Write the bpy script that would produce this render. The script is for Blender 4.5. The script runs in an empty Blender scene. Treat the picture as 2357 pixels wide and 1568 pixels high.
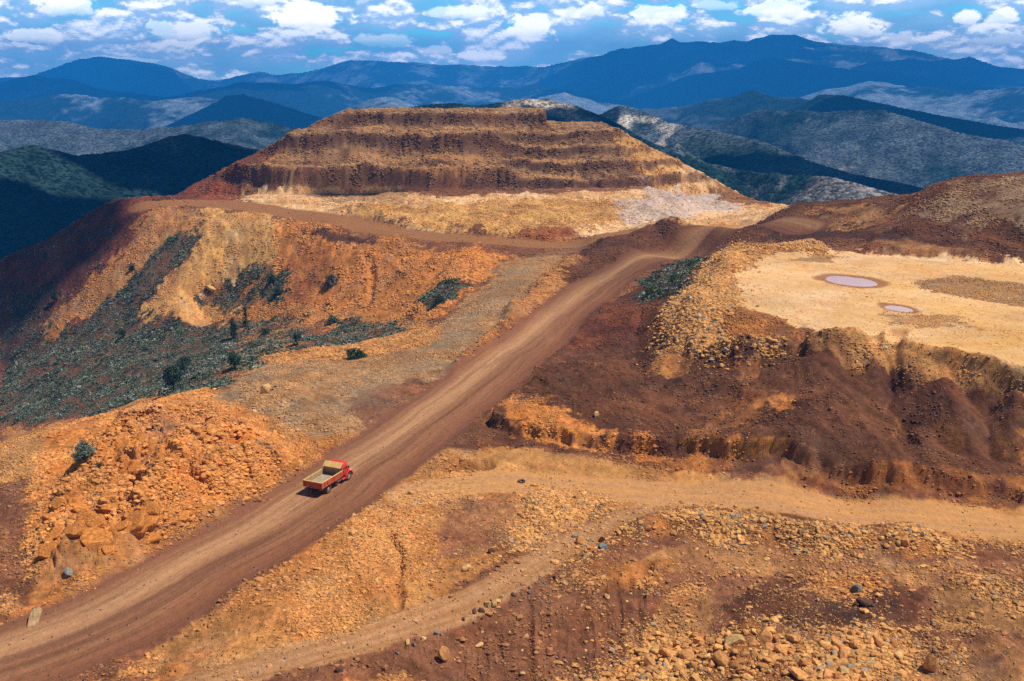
import bpy, math, random, time
import numpy as np
from mathutils import Vector
T0 = time.time()
sc = bpy.context.scene
COL = sc.collection
rng = np.random.default_rng(7)
random.seed(7)

# ------------------------------------------------------------------ camera
H = 52.0
PITCH = math.radians(14.3)
FOC = 35.0 / 36.0 * 2357.0            # focal length in pixels of the 2357 x 1568 photograph
cam_d = bpy.data.cameras.new('camera')
cam_d.lens = 35.0; cam_d.sensor_width = 36.0
cam_d.clip_start = 1.0; cam_d.clip_end = 80000.0
cam = bpy.data.objects.new('camera', cam_d); COL.objects.link(cam)
cam.location = (0, 0, H); cam.rotation_euler = (math.pi / 2 - PITCH, 0, 0)
sc.camera = cam

# ------------------------------------------------------------------ light
SUN_EL = math.radians(61)
SUN_AZ = math.atan2(0.99, -0.06)       # from +Y towards +X
SDIR = Vector((math.sin(SUN_AZ) * math.cos(SUN_EL), math.cos(SUN_AZ) * math.cos(SUN_EL), math.sin(SUN_EL)))
sun_d = bpy.data.lights.new('sun', 'SUN'); sun_d.energy = 5.0; sun_d.angle = math.radians(0.5)
sun_d.color = (1.0, 0.95, 0.86)
sun = bpy.data.objects.new('sun', sun_d); COL.objects.link(sun)
sun.rotation_euler = SDIR.to_track_quat('Z', 'Y').to_euler()
sc.view_settings.view_transform = 'Standard'; sc.view_settings.look = 'None'
sc.view_settings.exposure = 0.15; sc.view_settings.gamma = 1.0
sc.render.engine = 'CYCLES'
cy = sc.cycles
cy.max_bounces = 5; cy.diffuse_bounces = 3; cy.glossy_bounces = 2; cy.volume_bounces = 1; cy.transmission_bounces = 3
cy.use_denoising = False
cy.sample_clamp_indirect = 6.0


class NT:
    """small helper to write node trees"""
    def __init__(s, tree): s.t = tree; s.n = tree.nodes; s.l = tree.links
    def new(s, typ, **kw):
        n = s.n.new(typ)
        for k, v in kw.items(): setattr(n, k, v)
        return n
    def link(s, a, b): s.l.new(a, b)
    def put(s, sock, v):
        if isinstance(v, bpy.types.NodeSocket): s.l.new(v, sock)
        else: sock.default_value = v
    def math(s, op, a, b=0.0, c=0.0, clamp=False):
        n = s.new('ShaderNodeMath', operation=op, use_clamp=clamp)
        s.put(n.inputs[0], a); s.put(n.inputs[1], b); s.put(n.inputs[2], c)
        return n.outputs[0]
    def ramp(s, v, lo, hi, a=0.0, b=1.0):
        n = s.new('ShaderNodeMapRange', interpolation_type='SMOOTHSTEP')
        s.put(n.inputs[0], v); s.put(n.inputs[1], lo); s.put(n.inputs[2], hi); s.put(n.inputs[3], a); s.put(n.inputs[4], b)
        return n.outputs[0]
    def mix(s, f, a, b, blend='MIX'):
        n = s.new('ShaderNodeMix', data_type='RGBA', blend_type=blend)
        s.put(n.inputs[0], f)
        for k, v in ((6, a), (7, b)):
            if isinstance(v, bpy.types.NodeSocket): s.l.new(v, n.inputs[k])
            else: n.inputs[k].default_value = (*v, 1.0) if len(v) == 3 else v
        return n.outputs[2]
    def noise(s, vec, scale, detail=4.0, rough=0.55, dist=0.0):
        n = s.new('ShaderNodeTexNoise'); s.put(n.inputs['Vector'], vec)
        n.inputs['Scale'].default_value = scale; n.inputs['Detail'].default_value = detail
        n.inputs['Roughness'].default_value = rough; n.inputs['Distortion'].default_value = dist
        return n.outputs['Fac']
    def comb(s, x, y, z=0.0):
        n = s.new('ShaderNodeCombineXYZ'); s.put(n.inputs[0], x); s.put(n.inputs[1], y); s.put(n.inputs[2], z)
        return n.outputs[0]


# ------------------------------------------------------------------ sky (world): Nishita plus procedural cumulus
def build_world():
    w = bpy.data.worlds.new('World'); sc.world = w; w.use_nodes = True
    t = NT(w.node_tree); t.n.clear()
    sky = t.new('ShaderNodeTexSky', sky_type='NISHITA'); sky.sun_disc = False
    sky.sun_elevation = SUN_EL; sky.sun_rotation = SUN_AZ; sky.altitude = 600
    sky.air_density = 1.0; sky.dust_density = 0.4; sky.ozone_density = 2.5
    geo = t.new('ShaderNodeTexCoord')
    sep = t.new('ShaderNodeSeparateXYZ'); t.link(geo.outputs['Generated'], sep.inputs[0])
    x, y, z = sep.outputs
    az = t.math('ARCTAN2', x, y)                        # radians, 0 ahead
    el = t.math('ARCSINE', z)
    azd = t.math('MULTIPLY', az, 57.2958); eld = t.math('MULTIPLY', el, 57.2958)
    # the cloud field flattens towards the horizon
    v = t.math('POWER', t.math('MAXIMUM', t.math('ADD', eld, 1.5), 0.05), 0.75)
    p = t.comb(t.math('MULTIPLY', azd, 0.17), t.math('MULTIPLY', v, 0.72), 3.3)
    p2 = t.comb(t.math('MULTIPLY', azd, 0.17), t.math('ADD', t.math('MULTIPLY', v, 0.72), 0.09), 3.3)
    n1 = t.noise(p, 1.8, 8.0, 0.58, 0.15); n2 = t.noise(p2, 1.8, 8.0, 0.58, 0.15)
    # thin layer
    pl = t.comb(t.math('MULTIPLY', azd, 0.06), t.math('MULTIPLY', v, 1.3), 9.0)
    nl = t.noise(pl, 1.5, 6.0, 0.6, 0.2)
    cover = t.math('MAXIMUM', t.ramp(n1, 0.42, 0.50), t.ramp(nl, 0.30, 0.54, 0.15, 0.85))
    lit = t.ramp(t.math('SUBTRACT', n1, n2), -0.05, 0.09)      # upper sides of the puffs face the sun
    bright = t.math('MULTIPLY', lit, t.ramp(n1, 0.46, 0.56))
    # named single cumulus heaps, by direction: azimuth deg, elevation deg, half width, half height
    puffs = [(-11.0, 3.55, 2.0, .95, 1), (-23.1, 4.0, 1.6, .8, .8), (1.0, 3.0, 1.3, .9, .9), (-2.6, 3.9, 2.0, .5, .7), (8.0, 3.75, 1.7, .65, .8),
             (-17.5, 2.75, 1.9, .75, .7), (-24.5, 2.4, 1.6, .45, .8), (14.3, 3.9, 1.8, .6, .8), (18.0, 3.0, 1.6, .65, .85),
             (23.5, 3.4, .6, .5, .9), (25.2, 3.3, .7, .6, .8), (27.5, 3.3, .9, .5, .9), (-1.8, 1.6, 1.3, .35, .8), (4.2, 3.9, 1.4, .35, .6),
             (-14, 4.6, 1.6, .7, .7), (11.0, 4.2, 1.3, .35, .6), (20.5, 2.3, .8, .5, .5), (-20.8, 1.3, 2.0, .25, .4), (-28.5,2.6,1.5,.4,.5), (26,2.2,2.2,.4,.4),(-7.,2.4,1.6,.45,.5),(-4.2,1.9,.9,.35,.5)]
    wn = t.noise(t.comb(azd, t.math('MULTIPLY', eld, 1.6), 0.0), 0.9, 7.0, 0.62, 0.0)
    wob = t.math('MULTIPLY', t.math('SUBTRACT', wn, 0.5), 2.3)
    pc = None; pb = None
    for a0, e0, sa, se, st in puffs:
        da = t.math('DIVIDE', t.math('SUBTRACT', azd, a0), sa * 1.05)
        de = t.math('DIVIDE', t.math('SUBTRACT', eld, e0), se * 1.05)
        # flat underside: distances grow faster below
        deb = t.math('MULTIPLY', t.math('MINIMUM', de, 0.0), 1.35)
        d2 = t.math('ADD', t.math('MULTIPLY', da, da), t.math('MULTIPLY', t.math('ADD', t.math('MAXIMUM', de, 0.0), deb), t.math('ADD', t.math('MAXIMUM', de, 0.0), deb)))
        r = t.math('ADD', t.math('SQRT', d2), wob)
        m = t.math('MULTIPLY', t.ramp(r, 1.05, 0.75), st)
        b = t.math('MULTIPLY', m, t.ramp(t.math('ADD', de, t.math('MULTIPLY', wob, -0.4)), -1.1, 0.1))
        pc = m if pc is None else t.math('MAXIMUM', pc, m)
        pb = b if pb is None else t.math('MAXIMUM', pb, b)
    cover = t.math('MAXIMUM', cover, pc)
    bright = t.math('MAXIMUM', t.math('MULTIPLY', bright, 0.8), pb)
    skyc = t.mix(1.0, sky.outputs[0], t.mix(t.ramp(eld, 8.0, 25.0), (0.20, 0.74, 0.84), (0.68, 0.62, 0.56)), 'MULTIPLY')
    grey = t.mix(t.ramp(n2, 0.35, 0.65), (0.85, 1.9, 3.2), (2.2, 3.4, 4.6))
    grey = t.mix(t.math('MULTIPLY', nl, 0.5), grey, (3.6, 4.8, 6.0))
    cloud = t.mix(bright, grey, (10.0, 9.4, 8.4))
    cover = t.math('MULTIPLY', cover, t.ramp(eld, 20.0, 8.0, 0.12, 1.0))
    col = t.mix(cover, skyc, cloud)
    # low sky brightened to make up for what the haze in front dims
    boost = t.ramp(eld, 10.0, 1.5, .8, 5.4)
    col = t.mix(1.0, col, t.comb(boost, boost, boost), 'MULTIPLY')
    col = t.mix(t.ramp(eld, -1.0, 0.2), (0.5, 1.3, 2.6), col)
    bg = t.new('ShaderNodeBackground'); t.put(bg.inputs[0], col); bg.inputs[1].default_value = 0.07
    out = t.new('ShaderNodeOutputWorld'); t.link(bg.outputs[0], out.inputs[0])
build_world()

# ------------------------------------------------------------------ numeric helpers
def sstep(a, b, x):
    t = np.clip((x - a) / (b - a), 0, 1)
    return t * t * (3 - 2 * t)

def _hash(ix, iy, seed):
    with np.errstate(over='ignore'):
        h = (ix.astype(np.uint32) * np.uint32(374761393)) ^ (iy.astype(np.uint32) * np.uint32(668265263)) ^ np.uint32((seed * 974711 + 77) & 0xffffffff)
        h = (h ^ (h >> np.uint32(13))) * np.uint32(1274126177)
        h = (h ^ (h >> np.uint32(16))) * np.uint32(2246822519)
        h = h ^ (h >> np.uint32(15))
    return (h & np.uint32(0xffffff)).astype(np.float32) / np.float32(0xffffff)

def vnoise(x, y, seed=0):
    ix = np.floor(x).astype(np.int64); iy = np.floor(y).astype(np.int64)
    fx = (x - ix).astype(np.float32); fy = (y - iy).astype(np.float32)
    fx = fx * fx * fx * (fx * (fx * 6 - 15) + 10); fy = fy * fy * fy * (fy * (fy * 6 - 15) + 10)
    a = _hash(ix, iy, seed); b = _hash(ix + 1, iy, seed); c = _hash(ix, iy + 1, seed); d = _hash(ix + 1, iy + 1, seed)
    return (a + (b - a) * fx + (c - a) * fy + (a - b - c + d) * fx * fy) * 2 - 1

def fbm(x, y, scale, octs=4, seed=0, gain=0.5):
    s = 0; a = 1.0; n = 0; f = 1.0 / scale
    ca, sa = math.cos(0.6), math.sin(0.6)
    for o in range(octs):
        s = s + a * vnoise(x * f, y * f, seed + o * 13)
        n += a; a *= gain; f *= 2.03
        x, y = x * ca - y * sa, x * sa + y * ca
    return s / n

def ridged(x, y, scale, octs=4, seed=0):
    s = 0; a = 1.0; n = 0; f = 1.0 / scale
    for o in range(octs):
        s = s + a * (1 - np.abs(vnoise(x * f, y * f, seed + o * 17)) * 2)
        n += a; a *= 0.5; f *= 2.1
        x, y = x * .8 - y * .6, x * .6 + y * .8
    return s / n

def cells(x, y, size, seed=0):
    """Voronoi blocks: distance to the border, a random value per block and a tilt term"""
    gx = x / size; gy = y / size
    ix = np.floor(gx).astype(np.int64); iy = np.floor(gy).astype(np.int64)
    d1 = np.full(x.shape, 9., np.float32); d2 = np.full(x.shape, 9., np.float32)
    r = np.zeros(x.shape, np.float32); tl = np.zeros(x.shape, np.float32)
    for ox in (-1, 0, 1):
        for oy in (-1, 0, 1):
            cx = ix + ox; cyy = iy + oy
            dx = (cx + _hash(cx, cyy, seed) - gx).astype(np.float32); dy = (cyy + _hash(cx, cyy, seed + 5) - gy).astype(np.float32)
            d = dx * dx + dy * dy
            rr = _hash(cx, cyy, seed + 9); ta = _hash(cx, cyy, seed + 3) * 6.283
            near = d < d1
            d2 = np.where(near, d1, np.minimum(d2, d))
            r = np.where(near, rr, r); tl = np.where(near, dx * np.cos(ta) + dy * np.sin(ta), tl)
            d1 = np.where(near, d, d1)
    return np.sqrt(d2) - np.sqrt(d1), r, tl

def ray(px, py):
    u = (px - 1178.5) / FOC; v = (784 - py) / FOC
    return np.array([u, math.cos(PITCH) + v * math.sin(PITCH), -math.sin(PITCH) + v * math.cos(PITCH)])

def P(px, py, z):
    """point of the photograph at height z -> world x, y"""
    d = ray(px, py); k = (z - H) / d[2]
    return (d[0] * k, d[1] * k)

def PD(px, py, D):
    """point of the photograph at horizontal distance D -> x, y, z"""
    d = ray(px, py); k = D / math.hypot(d[0], d[1])
    return (d[0] * k, d[1] * k, H + d[2] * k)

# ------------------------------------------------------------------ survey points of the mine (photo x, y, height)
CP = [(100,1500,0),(-150,1568,0),(420,1330,0),(700,1180,0),(880,1050,0),(1050,930,0),(1220,800,0),(1330,710,0),(1420,640,.2),(1520,595,.8),(1620,575,1.5),
 (250,1568,0),(549,1367,0),(788,1183,0),(989,1046,0),(1156,906,0),(1310,772,0),(1423,682,.2),(0,1454,0),(234,1387,0),(452,1257,0),(669,1130,0),
 (831,1010,0),(1022,876,0),(1223,738,0),(1373,625,.2),
 (20,1200,-2),(30,1380,-.3),(0,1100,-3),(-200,1100,-4),(0,1040,-2.5),(100,1000,-2),(200,975,-1.5),
 (600,930,0),(800,920,0),(950,850,0),(700,860,0),(900,810,-.5),(1060,745,0),(1130,690,0),(1170,640,0),(1220,605,0),(1290,590,1),(580,890,-.5),(500,925,-1),
 (1340,562,1.6),(1200,560,1),(1000,545,1.5),(800,515,3),(650,490,4),(450,465,5),(390,460,5),(600,500,3.5),(750,525,2),(900,550,1),(1050,570,.5),
 (470,735,-30),(600,728,-24),(750,722,-19),(900,735,-14),(975,745,-9),(1000,700,-6),(1080,640,-3),
 (560,850,-18),(470,850,-24),(300,850,-38),(0,860,-55),(0,960,-55),(200,930,-45),(400,890,-32),(640,790,-15),(800,790,-9),(700,820,-9),
 (265,462,3),
 (700,450,5),(1000,455,5),(1300,450,5),(1500,445,5),(1700,450,4),(1800,470,3.5),(560,455,5),
 (1000,472,6),(800,480,5.5),(1200,470,6),(1000,527,1.6),(1200,545,1.5),(1340,545,1.4),(1500,510,1.6),(1700,500,2),(1400,470,6),(1500,470,6.5),(1560,490,3),(700,500,3.8),(1640,470,3),
 (1370,545,4),(1450,538,5),(1550,534,6.5),(1650,524,8),(1740,518,9.5),(1830,470,14),(1350,590,1),(1450,575,3),(1550,560,3),(1700,545,4),
 (1180,715,1.6),(1250,650,1.6),(1100,800,.8),
 (1950,462,16),(2080,455,19),(2140,440,23),(2200,422,25),(2357,412,27),(2357,520,19),(2150,520,16),(2000,520,13),(1850,540,9),(1800,550,8),(1960,545,12),
 (1900,565,11.8),(2200,585,11.8),(2357,605,12),(1750,582,11.5),(1650,600,11.3),
 (1700,650,11.5),(1955,645,11.5),(2357,700,11.5),(1700,722,11.4),(1850,750,11.4),(2090,812,11.4),(2357,868,11.4),(2000,720,11.5),(2200,780,11.5),(2200,838,11.3),(1600,690,10.6),(1570,740,9),
 (1480,690,4.6),(1400,765,1.5),(1450,800,2.6),(1560,800,6),(1650,800,7.6),(1730,800,9),(1550,900,3.4),(1300,880,.8),(1850,790,10.8),(1850,850,8.8),(1850,950,6),(1850,1060,2.6),(1750,950,4.4),
 (1540,650,6),(1620,610,9),(2100,900,7.6),(2050,1000,4.6),(2050,1080,2.5),(2250,1060,2.5),(2357,1000,4.6),(2357,925,8),(2200,950,6),(2200,890,8.6),(1650,1000,2.5),(1450,980,1.4),(1250,960,.9),(1650,900,5),
 (1100,1060,0),(1300,1080,0),(1600,1125,-.3),(1900,1170,-.5),(2200,1210,-.5),(2357,1210,-.5),(2357,1140,-.5),(1400,1180,0),(1150,1150,0),(1000,1200,.3),(1950,1130,-.4),(1500,1085,-.1),
 (900,1300,.5),(1000,1400,0),(700,1450,.2),(600,1540,0),(1200,1300,0),(1500,1215,.4),(1800,1215,.3),(2100,1260,.2),(1500,1330,-1.2),(1800,1330,-1.2),(2100,1360,-.8),(2357,1350,.3),
 (1300,1450,-2.5),(1300,1568,-5),(1500,1500,-4),(1700,1440,-2),(1700,1560,-3),(2000,1500,-2),(2357,1500,-1),(1000,1540,-2.),(800,1568,-.5)]
pts = [(*P(a, b, z), z) for a, b, z in CP]
for a, b in [(450,525),(380,620),(300,740),(200,760),(130,545),(0,600),(0,750),(100,650),(200,600),(300,560),(100,780),(300,640),(450,620),(420,700),(350,500),(250,510),(190,500)]:
    d = ray(a, b); k = (5 + .503 * 132 - .7055 * 402 - H) / (d[2] - .503 * d[0] - .7055 * d[1])   # the flank rakes down to the left as one plane
    pts.append((d[0] * k, d[1] * k, H + d[2] * k))
pts += [(-60, 50, 0), (0, 45, -7), (50, 45, -6), (90, 60, -3), (115, 110, 8), (120, 200, 18), (200, 280, 25), (190, 360, 5), (210, 450, -40), (150, 560, -70),
        (-110, 90, -8), (-130, 160, -25), (-170, 230, -60), (-180, 60, -14), (-260, 330, -85), (-260, 450, -80), (-250, 530, -90), (-120, 620, -60), (0, 680, -60),
        (120, 500, -35), (160, 430, -20), (60, 620, -50), (-180, 520, -30), (-200, 480, -35), (160, 150, 14), (300, 400, -60), (0, 20, -8), (-200, 700, -110), (100, 720, -90)]
pts = np.array(pts)

def make_rbf(p):
    n = len(p); s = 100.0
    x = p[:, 0] / s; y = p[:, 1] / s
    d = np.sqrt((x[:, None] - x) ** 2 + (y[:, None] - y) ** 2 + 0.0009)
    A = np.zeros((n + 3, n + 3)); A[:n, :n] = d - 1e-3 * np.eye(n)
    A[:n, n] = A[n, :n] = 1; A[:n, n + 1] = A[n + 1, :n] = x; A[:n, n + 2] = A[n + 2, :n] = y
    w = np.linalg.solve(A, np.concatenate([p[:, 2], [0, 0, 0]]))
    x = x.astype(np.float32); y = y.astype(np.float32); w = w.astype(np.float32)
    def f(X, Y):
        X = (X / s).astype(np.float32); Y = (Y / s).astype(np.float32)
        z = w[n] + w[n + 1] * X + w[n + 2] * Y
        for i in range(n):
            z += w[i] * np.sqrt((X - x[i]) ** 2 + (Y - y[i]) ** 2 + np.float32(0.0009))
        return z
    return f
RBF = make_rbf(pts)

MT = np.array([-60, -30, 0, 4, 6.5, 12, 15.5, 18, 25, 29.5, 32, 39, 44, 47, 58, 62, 65, 95, 150, 215])
MZ = np.array([-60, -20, 5, 7.6, 12.3, 12.9, 14.9, 18.6, 19.1, 21.2, 24.6, 25.3, 27.6, 31.2, 31.9, 34.2, 39.0, 39.8, 39, 0])
def mesa_t(x, y):
    yf = 447 + np.maximum(0, -95 - x) * .55 + np.maximum(0, x - 55) * .8 + 2.5 * np.sin(x * .09 + 1)
    return y - yf + fbm(x, y * .3, 30, 3, 91) * 4.5 + fbm(x, y * .5, 7, 3, 92, .6) * 1.6
MT2 = np.array([-60, -30, 0, 5.5, 8.5, 17, 24, 28.5, 32, 46, 58, 61.5, 64, 95, 150, 215])
MZ2 = np.array([-60, -20, 5, 8.8, 17, 18.2, 20.6, 24, 30.9, 31.4, 32, 34.0, 39.0, 39.8, 39, 0])
def mesa(x, y):
    t = mesa_t(x, y)
    k = sstep(-.12, .3, fbm(x, y * .2, 45, 2, 97) + (x - 25) / 140)
    z = np.interp(t, MT, MZ) * k + np.interp(t, MT2, MZ2) * (1 - k)
    z = z + (1.6 * fbm(x, y, 16, 3, 98) - 1.2 * np.maximum(ridged(x, y * .25, 24, 2, 99), 0)) * sstep(2, 10, t) * (1 - sstep(56, 62, t))
    L = 40 + .52 * (x + 86) + 2.2 * fbm(x, y, 18, 4, 93)
    top = np.where(x > 17 + .6 * fbm(x, y, 3, 2, 95), 31.9 - .02 * (x - 17), 60)
    R = 31.7 - .5 * (x - 50) + 2.2 * fbm(x, y, 14, 4, 94)
    return np.minimum(np.minimum(z, L), np.minimum(top, R)) + .9 * fbm(x, y, 9, 3, 96) * (z > 39)

def z0(x, y):
    return np.maximum(RBF(x, y), mesa(x, y))

def at_many(pl):
    """photo points -> first hit on the smooth terrain"""
    Ds = np.exp(np.linspace(math.log(60), math.log(640), 700))
    out = []
    dirs = np.array([ray(a, b) for a, b in pl]); hd = np.hypot(dirs[:, 0], dirs[:, 1])
    K = Ds[None] / hd[:, None]
    X = dirs[:, 0:1] * K; Y = dirs[:, 1:2] * K; Z = H + dirs[:, 2:3] * K
    G = z0(X, Y)
    below = Z < G
    for i in range(len(pl)):
        j = np.argmax(below[i]) if below[i].any() else len(Ds) - 1
        out.append((X[i, j], Y[i, j]))
    return out

def poly_sd(x, y, poly):
    """signed distance, positive inside"""
    d = np.full(x.shape, 1e9, np.float32); inside = np.zeros(x.shape, bool)
    n = len(poly)
    for i in range(n):
        ax, ay = poly[i]; bx, by = poly[(i + 1) % n]
        ex, ey = bx - ax, by - ay; L2 = ex * ex + ey * ey + 1e-9
        wx = x - ax; wy = y - ay
        t = np.clip((wx * ex + wy * ey) / L2, 0, 1)
        d = np.minimum(d, (wx - ex * t) ** 2 + (wy - ey * t) ** 2)
        c = (ay > y) != (by > y)
        if abs(ey) > 1e-9:
            inside ^= c & (x < ex * (y - ay) / ey + ax)
    return np.where(inside, 1, -1) * np.sqrt(d)

def line_sd(x, y, line):
    """signed lateral offset (positive to the right of travel) and way along"""
    best = np.full(x.shape, 1e12, np.float64); lat = np.zeros(x.shape); al = np.zeros(x.shape); acc = 0
    for i in range(len(line) - 1):
        ax, ay = line[i]; bx, by = line[i + 1]
        ex, ey = bx - ax, by - ay; L = math.hypot(ex, ey)
        wx = x - ax; wy = y - ay
        t = np.clip((wx * ex + wy * ey) / (L * L), 0, 1)
        d = (wx - ex * t) ** 2 + (wy - ey * t) ** 2
        m = d < best
        side = np.sign(wx * ey - wy * ex)
        best = np.where(m, d, best); lat = np.where(m, side * np.sqrt(d), lat); al = np.where(m, acc + t * L, al)
        acc += L
    return lat, al

def smooth_line(pl, n=6):
    pl = np.array(pl); out = []
    for i in range(len(pl) - 1):
        p0 = pl[max(i - 1, 0)]; p1 = pl[i]; p2 = pl[i + 1]; p3 = pl[min(i + 2, len(pl) - 1)]
        for k in range(n):
            t = k / n
            out.append(tuple(.5 * ((2 * p1) + (-p0 + p2) * t + (2 * p0 - 5 * p1 + 4 * p2 - p3) * t * t + (-p0 + 3 * p1 - 3 * p2 + p3) * t ** 3)))
    out.append(tuple(pl[-1]))
    return out

# roads: centre lines surveyed from the photograph
ROAD = smooth_line([P(*q) for q in [(-420,1640,0),(-60,1540,0),(235,1430,0),(430,1320,0),(625,1218,0),(780,1117,0),(915,1018,0),(1090,892,0),(1215,795,0),(1295,725,0),(1370,667,.2),(1440,625,.3),(1520,592,.8),(1620,572,1.5),(1740,556,3),(1850,548,7)]], 5)
HROAD = smooth_line([P(*q) for q in [(960,1140,0),(1120,1110,0),(1300,1118,0),(1500,1132,-.2),(1750,1158,-.5),(2000,1185,-.5),(2357,1215,-.5),(2700,1240,-.5)]], 5)
TRACK = smooth_line([P(*q) for q in [(1560,1150,0),(1420,1200,0),(1290,1262,0),(1180,1330,-.3),(1040,1400,-.3),(900,1450,-.3),(700,1510,0),(480,1568,0),(300,1640,0)]], 5)
LROAD = smooth_line([P(*q) for q in [(330,463,5),(450,466,5),(560,478,4.5),(700,497,3.8),(850,520,2.8),(1000,543,1.7),(1160,556,1.3),(1340,562,1.5),(1420,560,1.5)]], 4)
CTRACK = smooth_line([P(*q) for q in [(700,960,0),(850,890,0),(960,830,0),(1050,765,0),(1120,700,0),(1180,640,0),(1230,600,0),(1330,575,1)]], 4)

# raised / cut features: photo polygon with height, edge height, gully strength
def PP(z, *q): return [P(a, b, z) for a, b in q]
FEAT = [
 # name, world polygon, height, edge width, rill, blocks
 ('bank_right', PP(.2, (1120,985),(1180,1000),(1300,1030),(1400,1042),(1560,1060),(1750,1090),(1900,1116),(2050,1136),(2357,1150),(2600,1160),(2600,960),(2250,940),(1900,940),(1500,880),(1240,880)), 2.6, .55, .9, 0),
 ('outcrop', PP(2, (72,1300),(78,1150),(95,1095),(170,1040),(240,960),(330,925),(470,925),(560,950),(630,1000),(680,1050),(590,1105),(470,1165),(380,1210),(310,1235),(230,1265),(150,1300)), 3.8, 3.2, .4, 1),
 ('outcrop_top', PP(7, (130,1180),(180,1060),(260,960),(380,915),(500,940),(600,1000),(520,1060),(430,1130),(330,1190),(200,1230)), 3.0, 7.5, .6, 0),
 ('heap_track', PP(0, (1210,1150),(1260,1130),(1400,1145),(1415,1160),(1330,1190),(1240,1230),(1210,1190)), .8, 1.4, .3, 0),
 ('heap_long', PP(0, (1420,1215),(1520,1180),(1700,1190),(1900,1215),(2100,1215),(2200,1250),(2150,1275),(1950,1270),(1750,1245),(1550,1225),(1430,1240)), 1.5, 1.7, .4, 0),
 ('heap_front', PP(-2, (1430,1520),(1600,1465),(1700,1450),(1850,1470),(2000,1455),(2300,1480),(2420,1560),(2420,1700),(1400,1700)), 2.0, 2.2, .3, 0),
 ('rock_low_mound', PP(0, (1650,1400),(1750,1345),(1880,1335),(1960,1370),(2050,1345),(2120,1380),(2100,1430),(1900,1440),(1700,1450)), 1.4, 2.2, .4, 0),
 ('shoulder_pile', PP(0, (1030,860),(1060,830),(1150,750),(1175,700),(1200,700),(1190,750),(1120,830),(1060,865)), 1.6, 1.5, .4, 0),
 ('shoulder_berm', PP(0, (1170,740),(1200,690),(1280,610),(1330,590),(1345,605),(1300,650),(1230,720),(1190,745)), 1.5, 2.0, .4, 0),
 ('berm_dark', PP(4, (1330,575),(1350,550),(1400,542),(1500,535),(1600,530),(1640,540),(1560,556),(1450,572),(1360,590)), 1.4, 3.5, .7, 0),
 ('sand_bank', PP(4, (760,492),(900,470),(1100,462),(1300,455),(1500,455),(1600,470),(1560,500),(1430,508),(1340,535),(1200,535),(1000,520),(850,508)), 3.4, 5.0, 1.0, 0),
 ('rim_pile', PP(10.8, (1530,745),(1560,700),(1620,640),(1660,590),(1700,570),(1780,560),(1880,566),(1900,580),(1790,580),(1720,600),(1690,640),(1650,690),(1640,740),(1600,780)), 1.6, 2.0, .3, 0),
 ('back_berm', PP(11.8, (1990,560),(2080,556),(2160,562),(2250,580),(2357,600),(2357,612),(2200,592),(2060,585),(1990,580)), 2.2, 2.0, .3, 0),
 ('sand_heap', PP(11.5, (2110,655),(2200,640),(2300,648),(2420,672),(2420,720),(2300,695),(2180,678)), 1.5, 2.4, .3, 0),
 ('cone_heap', PP(11.5, (1820,590),(1880,578),(1925,588),(1925,600),(1860,606)), 1.6, 1.6, .2, 0),
 ('brown_cone', PP(7, (1700,960),(1800,850),(1850,805),(1900,830),(2000,920),(2080,1000),(2120,1060),(1950,1060),(1780,1020)), 1.6, 5.0, .5, 0),
 ('low_bump', PP(0, (700,940),(760,905),(810,930),(840,980),(780,1010),(700,985)), 1.3, 2.0, .3, 0),
 ('slump', PP(-5, (930,700),(980,650),(1050,620),(1130,625),(1100,680),(1040,720),(960,730)), 2.5, 3.0, .6, 0),
 ('hill_right_heap', PP(19, (2060,500),(2140,445),(2240,425),(2420,415),(2420,520),(2200,520)), 2.0, 6.0, .6, 0),
]
GULLY = [  # cuts along a line: points, depth, half width
 (PP(6, (2060,830),(2050,900),(2080,950),(2100,990)), 1.2, 1.3),
 (PP(7, (1990,840),(2020,880),(2055,925)), 1.0, 1.2),
 (PP(4, (1500,850),(1520,880)), 1.0, 1.2),
 (PP(0, (905,1240),(920,1290),(910,1340),(905,1400)), .7, .6),
 (PP(-3, (1490,1340),(1480,1420),(1470,1500)), .4, .5),
 (at_many([(845,590),(860,640),(850,700)]), 1.2, 1.2),
 (PP(6, (1850,840),(1830,870)), .8, .8),
 (PP(1.2, (1035,1052),(1075,1048),(1110,1050)), 2.0, 1.5),
]
HOLES = []

def zones_near(x, y):
    pass

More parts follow.
